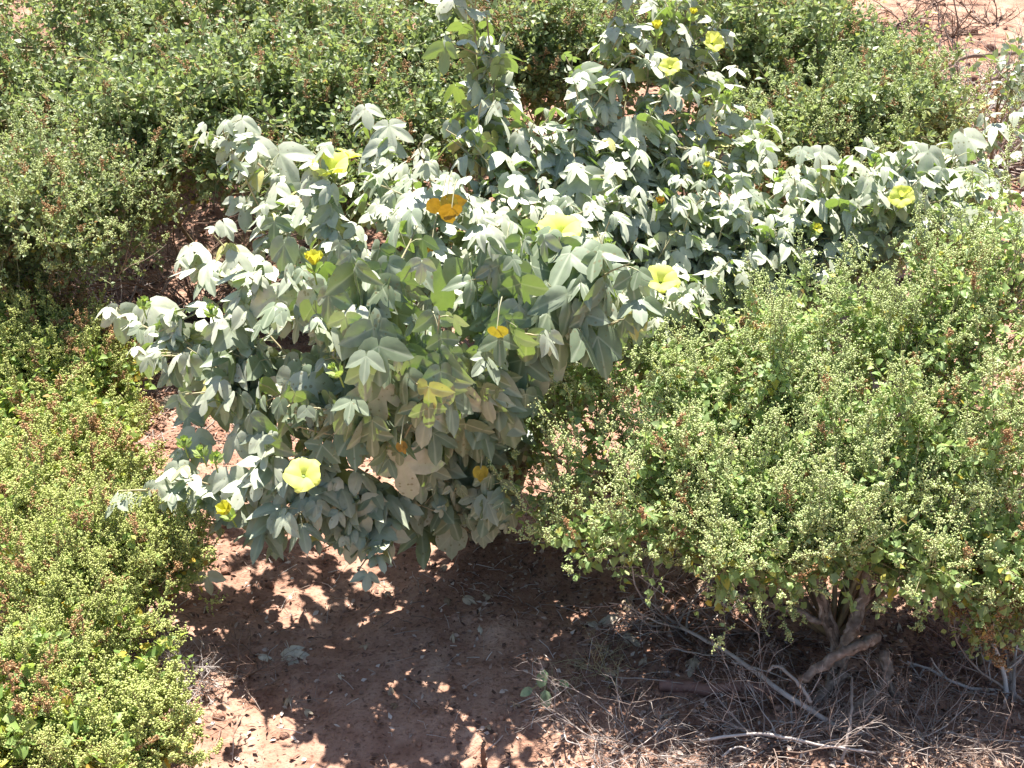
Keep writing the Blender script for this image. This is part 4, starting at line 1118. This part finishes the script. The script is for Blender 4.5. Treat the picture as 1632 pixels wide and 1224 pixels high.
mb = MB()
for q in range(3):
    xy = scatter(380, -1.2, 1.5, 1.55, 4.2, lambda x, y: 0.25 + 0.75 * float(vnoise(x * 3 + q, y * 3) > 0.1))
    n = len(xy); sz = 0.0035 + 0.012 * rng.random(n) ** 3
    pos = np.column_stack([xy, height(xy[:, 0], xy[:, 1]) + sz * 0.15])
    R = frames(rand_unit(n) * np.array([1, 1, 0.2]), np.array([0, 0, 1.0]) + rand_unit(n) * 0.3, sz)
    mb.inst(clod_tpl(q), R, pos, np.full(n, 0.5))
kind(mb.build('soil_clods', M['soil'], smooth=True), 'stuff')

mb = MB()
xy = scatter(900, -1.2, 1.6, 1.55, 4.2, lambda x, y: 0.6)
n = len(xy)
sz = 0.0015 + 0.005 * rng.random(n) ** 3.5
pos = np.column_stack([xy, height(xy[:, 0], xy[:, 1]) + sz * 0.3])
R = frames(rand_unit(n), rand_unit(n), np.ones(n)) * (sz[:, None, None] * (0.6 + 0.7 * rng.random((n, 1, 3))))
mb.inst(BLOB, R, pos, rng.random(n) ** 1.5)
kind(mb.build('pebbles', M['pebble'], smooth=False), 'stuff')

mb = MB()
xy = scatter(11000, 0.05, 1.9, 1.55, 2.9, lambda x, y: min(1, 0.15 + (x - 0.05) * 1.6))
n = len(xy)
pos = np.column_stack([xy, height(xy[:, 0], xy[:, 1]) + 0.003 + 0.018 * rng.random(n) ** 2])
ax = norm(np.column_stack([rng.normal(size=n), rng.normal(size=n), rng.normal(size=n) * 0.4]))
nr = norm(rng.normal(size=(n, 3)) * 0.6 + np.array([0, 0, 1]))
R = frames(ax, nr, rng.uniform(0.006, 0.02, n)); R[:, :, 0] *= rng.uniform(0.4, 1.1, n)[:, None]
mb.inst(SMALL[1], R, pos, rng.random(n) ** 1.6 * 0.8)
kind(mb.build('leaf_litter', M['litter']), 'stuff')

# clods and stones on the far slope
mb = MB()
xy = scatter(1800, 1.5, 6.5, 4.6, 11.0, lambda x, y: 0.6)
n = len(xy)
sz = 0.006 + 0.035 * rng.random(n) ** 4
pos = np.column_stack([xy, height(xy[:, 0], xy[:, 1]) + sz * 0.3])
R = frames(rand_unit(n), rand_unit(n), np.ones(n)) * (sz[:, None, None] * (0.6 + 0.7 * rng.random((n, 1, 3))))
mb.inst(BLOB, R, pos, rng.random(n) * 0.6)
kind(mb.build('slope_gravel', M['pebble']), 'stuff')

# ================================================================== light, sky, camera
SUN_EL = 66.0
SUN_AZ = 3.0      # degrees from straight behind the shrub, towards the left
el, az = math.radians(SUN_EL), math.radians(SUN_AZ)
to_sun = Vector((-math.sin(az) * math.cos(el), math.cos(az) * math.cos(el), math.sin(el)))
sl = bpy.data.lights.new('sun', 'SUN'); sl.energy = 4.9; sl.angle = math.radians(0.53); sl.color = (1.0, 0.96, 0.89)
so = bpy.data.objects.new('sun', sl); COL.objects.link(so); so.rotation_euler = to_sun.to_track_quat('Z', 'Y').to_euler()

w = bpy.data.worlds.new('World'); SC.world = w; w.use_nodes = True
nt = w.node_tree; nt.nodes.clear()
sky = nt.nodes.new('ShaderNodeTexSky'); sky.sky_type = 'NISHITA'; sky.sun_disc = False
sky.sun_elevation = el; sky.sun_rotation = math.atan2(to_sun.x, to_sun.y)
bg = nt.nodes.new('ShaderNodeBackground'); bg.inputs['Strength'].default_value = 0.062
wo = nt.nodes.new('ShaderNodeOutputWorld')
nt.links.new(sky.outputs[0], bg.inputs['Color']); nt.links.new(bg.outputs[0], wo.inputs['Surface'])

cd = bpy.data.cameras.new('camera'); cd.sensor_width = 36; cd.sensor_fit = 'HORIZONTAL'
cd.angle = HFOV; cd.clip_start = 0.05; cd.clip_end = 600
co = bpy.data.objects.new('camera', cd); COL.objects.link(co)
co.location = (0, 0, CAM_Z); co.rotation_euler = (math.radians(90) - PITCH, 0, 0)
SC.camera = co

SC.view_settings.view_transform = 'Standard'; SC.view_settings.look = 'None'
SC.view_settings.gamma = 1; SC.view_settings.use_curve_mapping = False
SC.view_settings.exposure = 1.82
SC.cycles.max_bounces = 8; SC.cycles.diffuse_bounces = 2; SC.cycles.transmission_bounces = 4; SC.cycles.glossy_bounces = 2
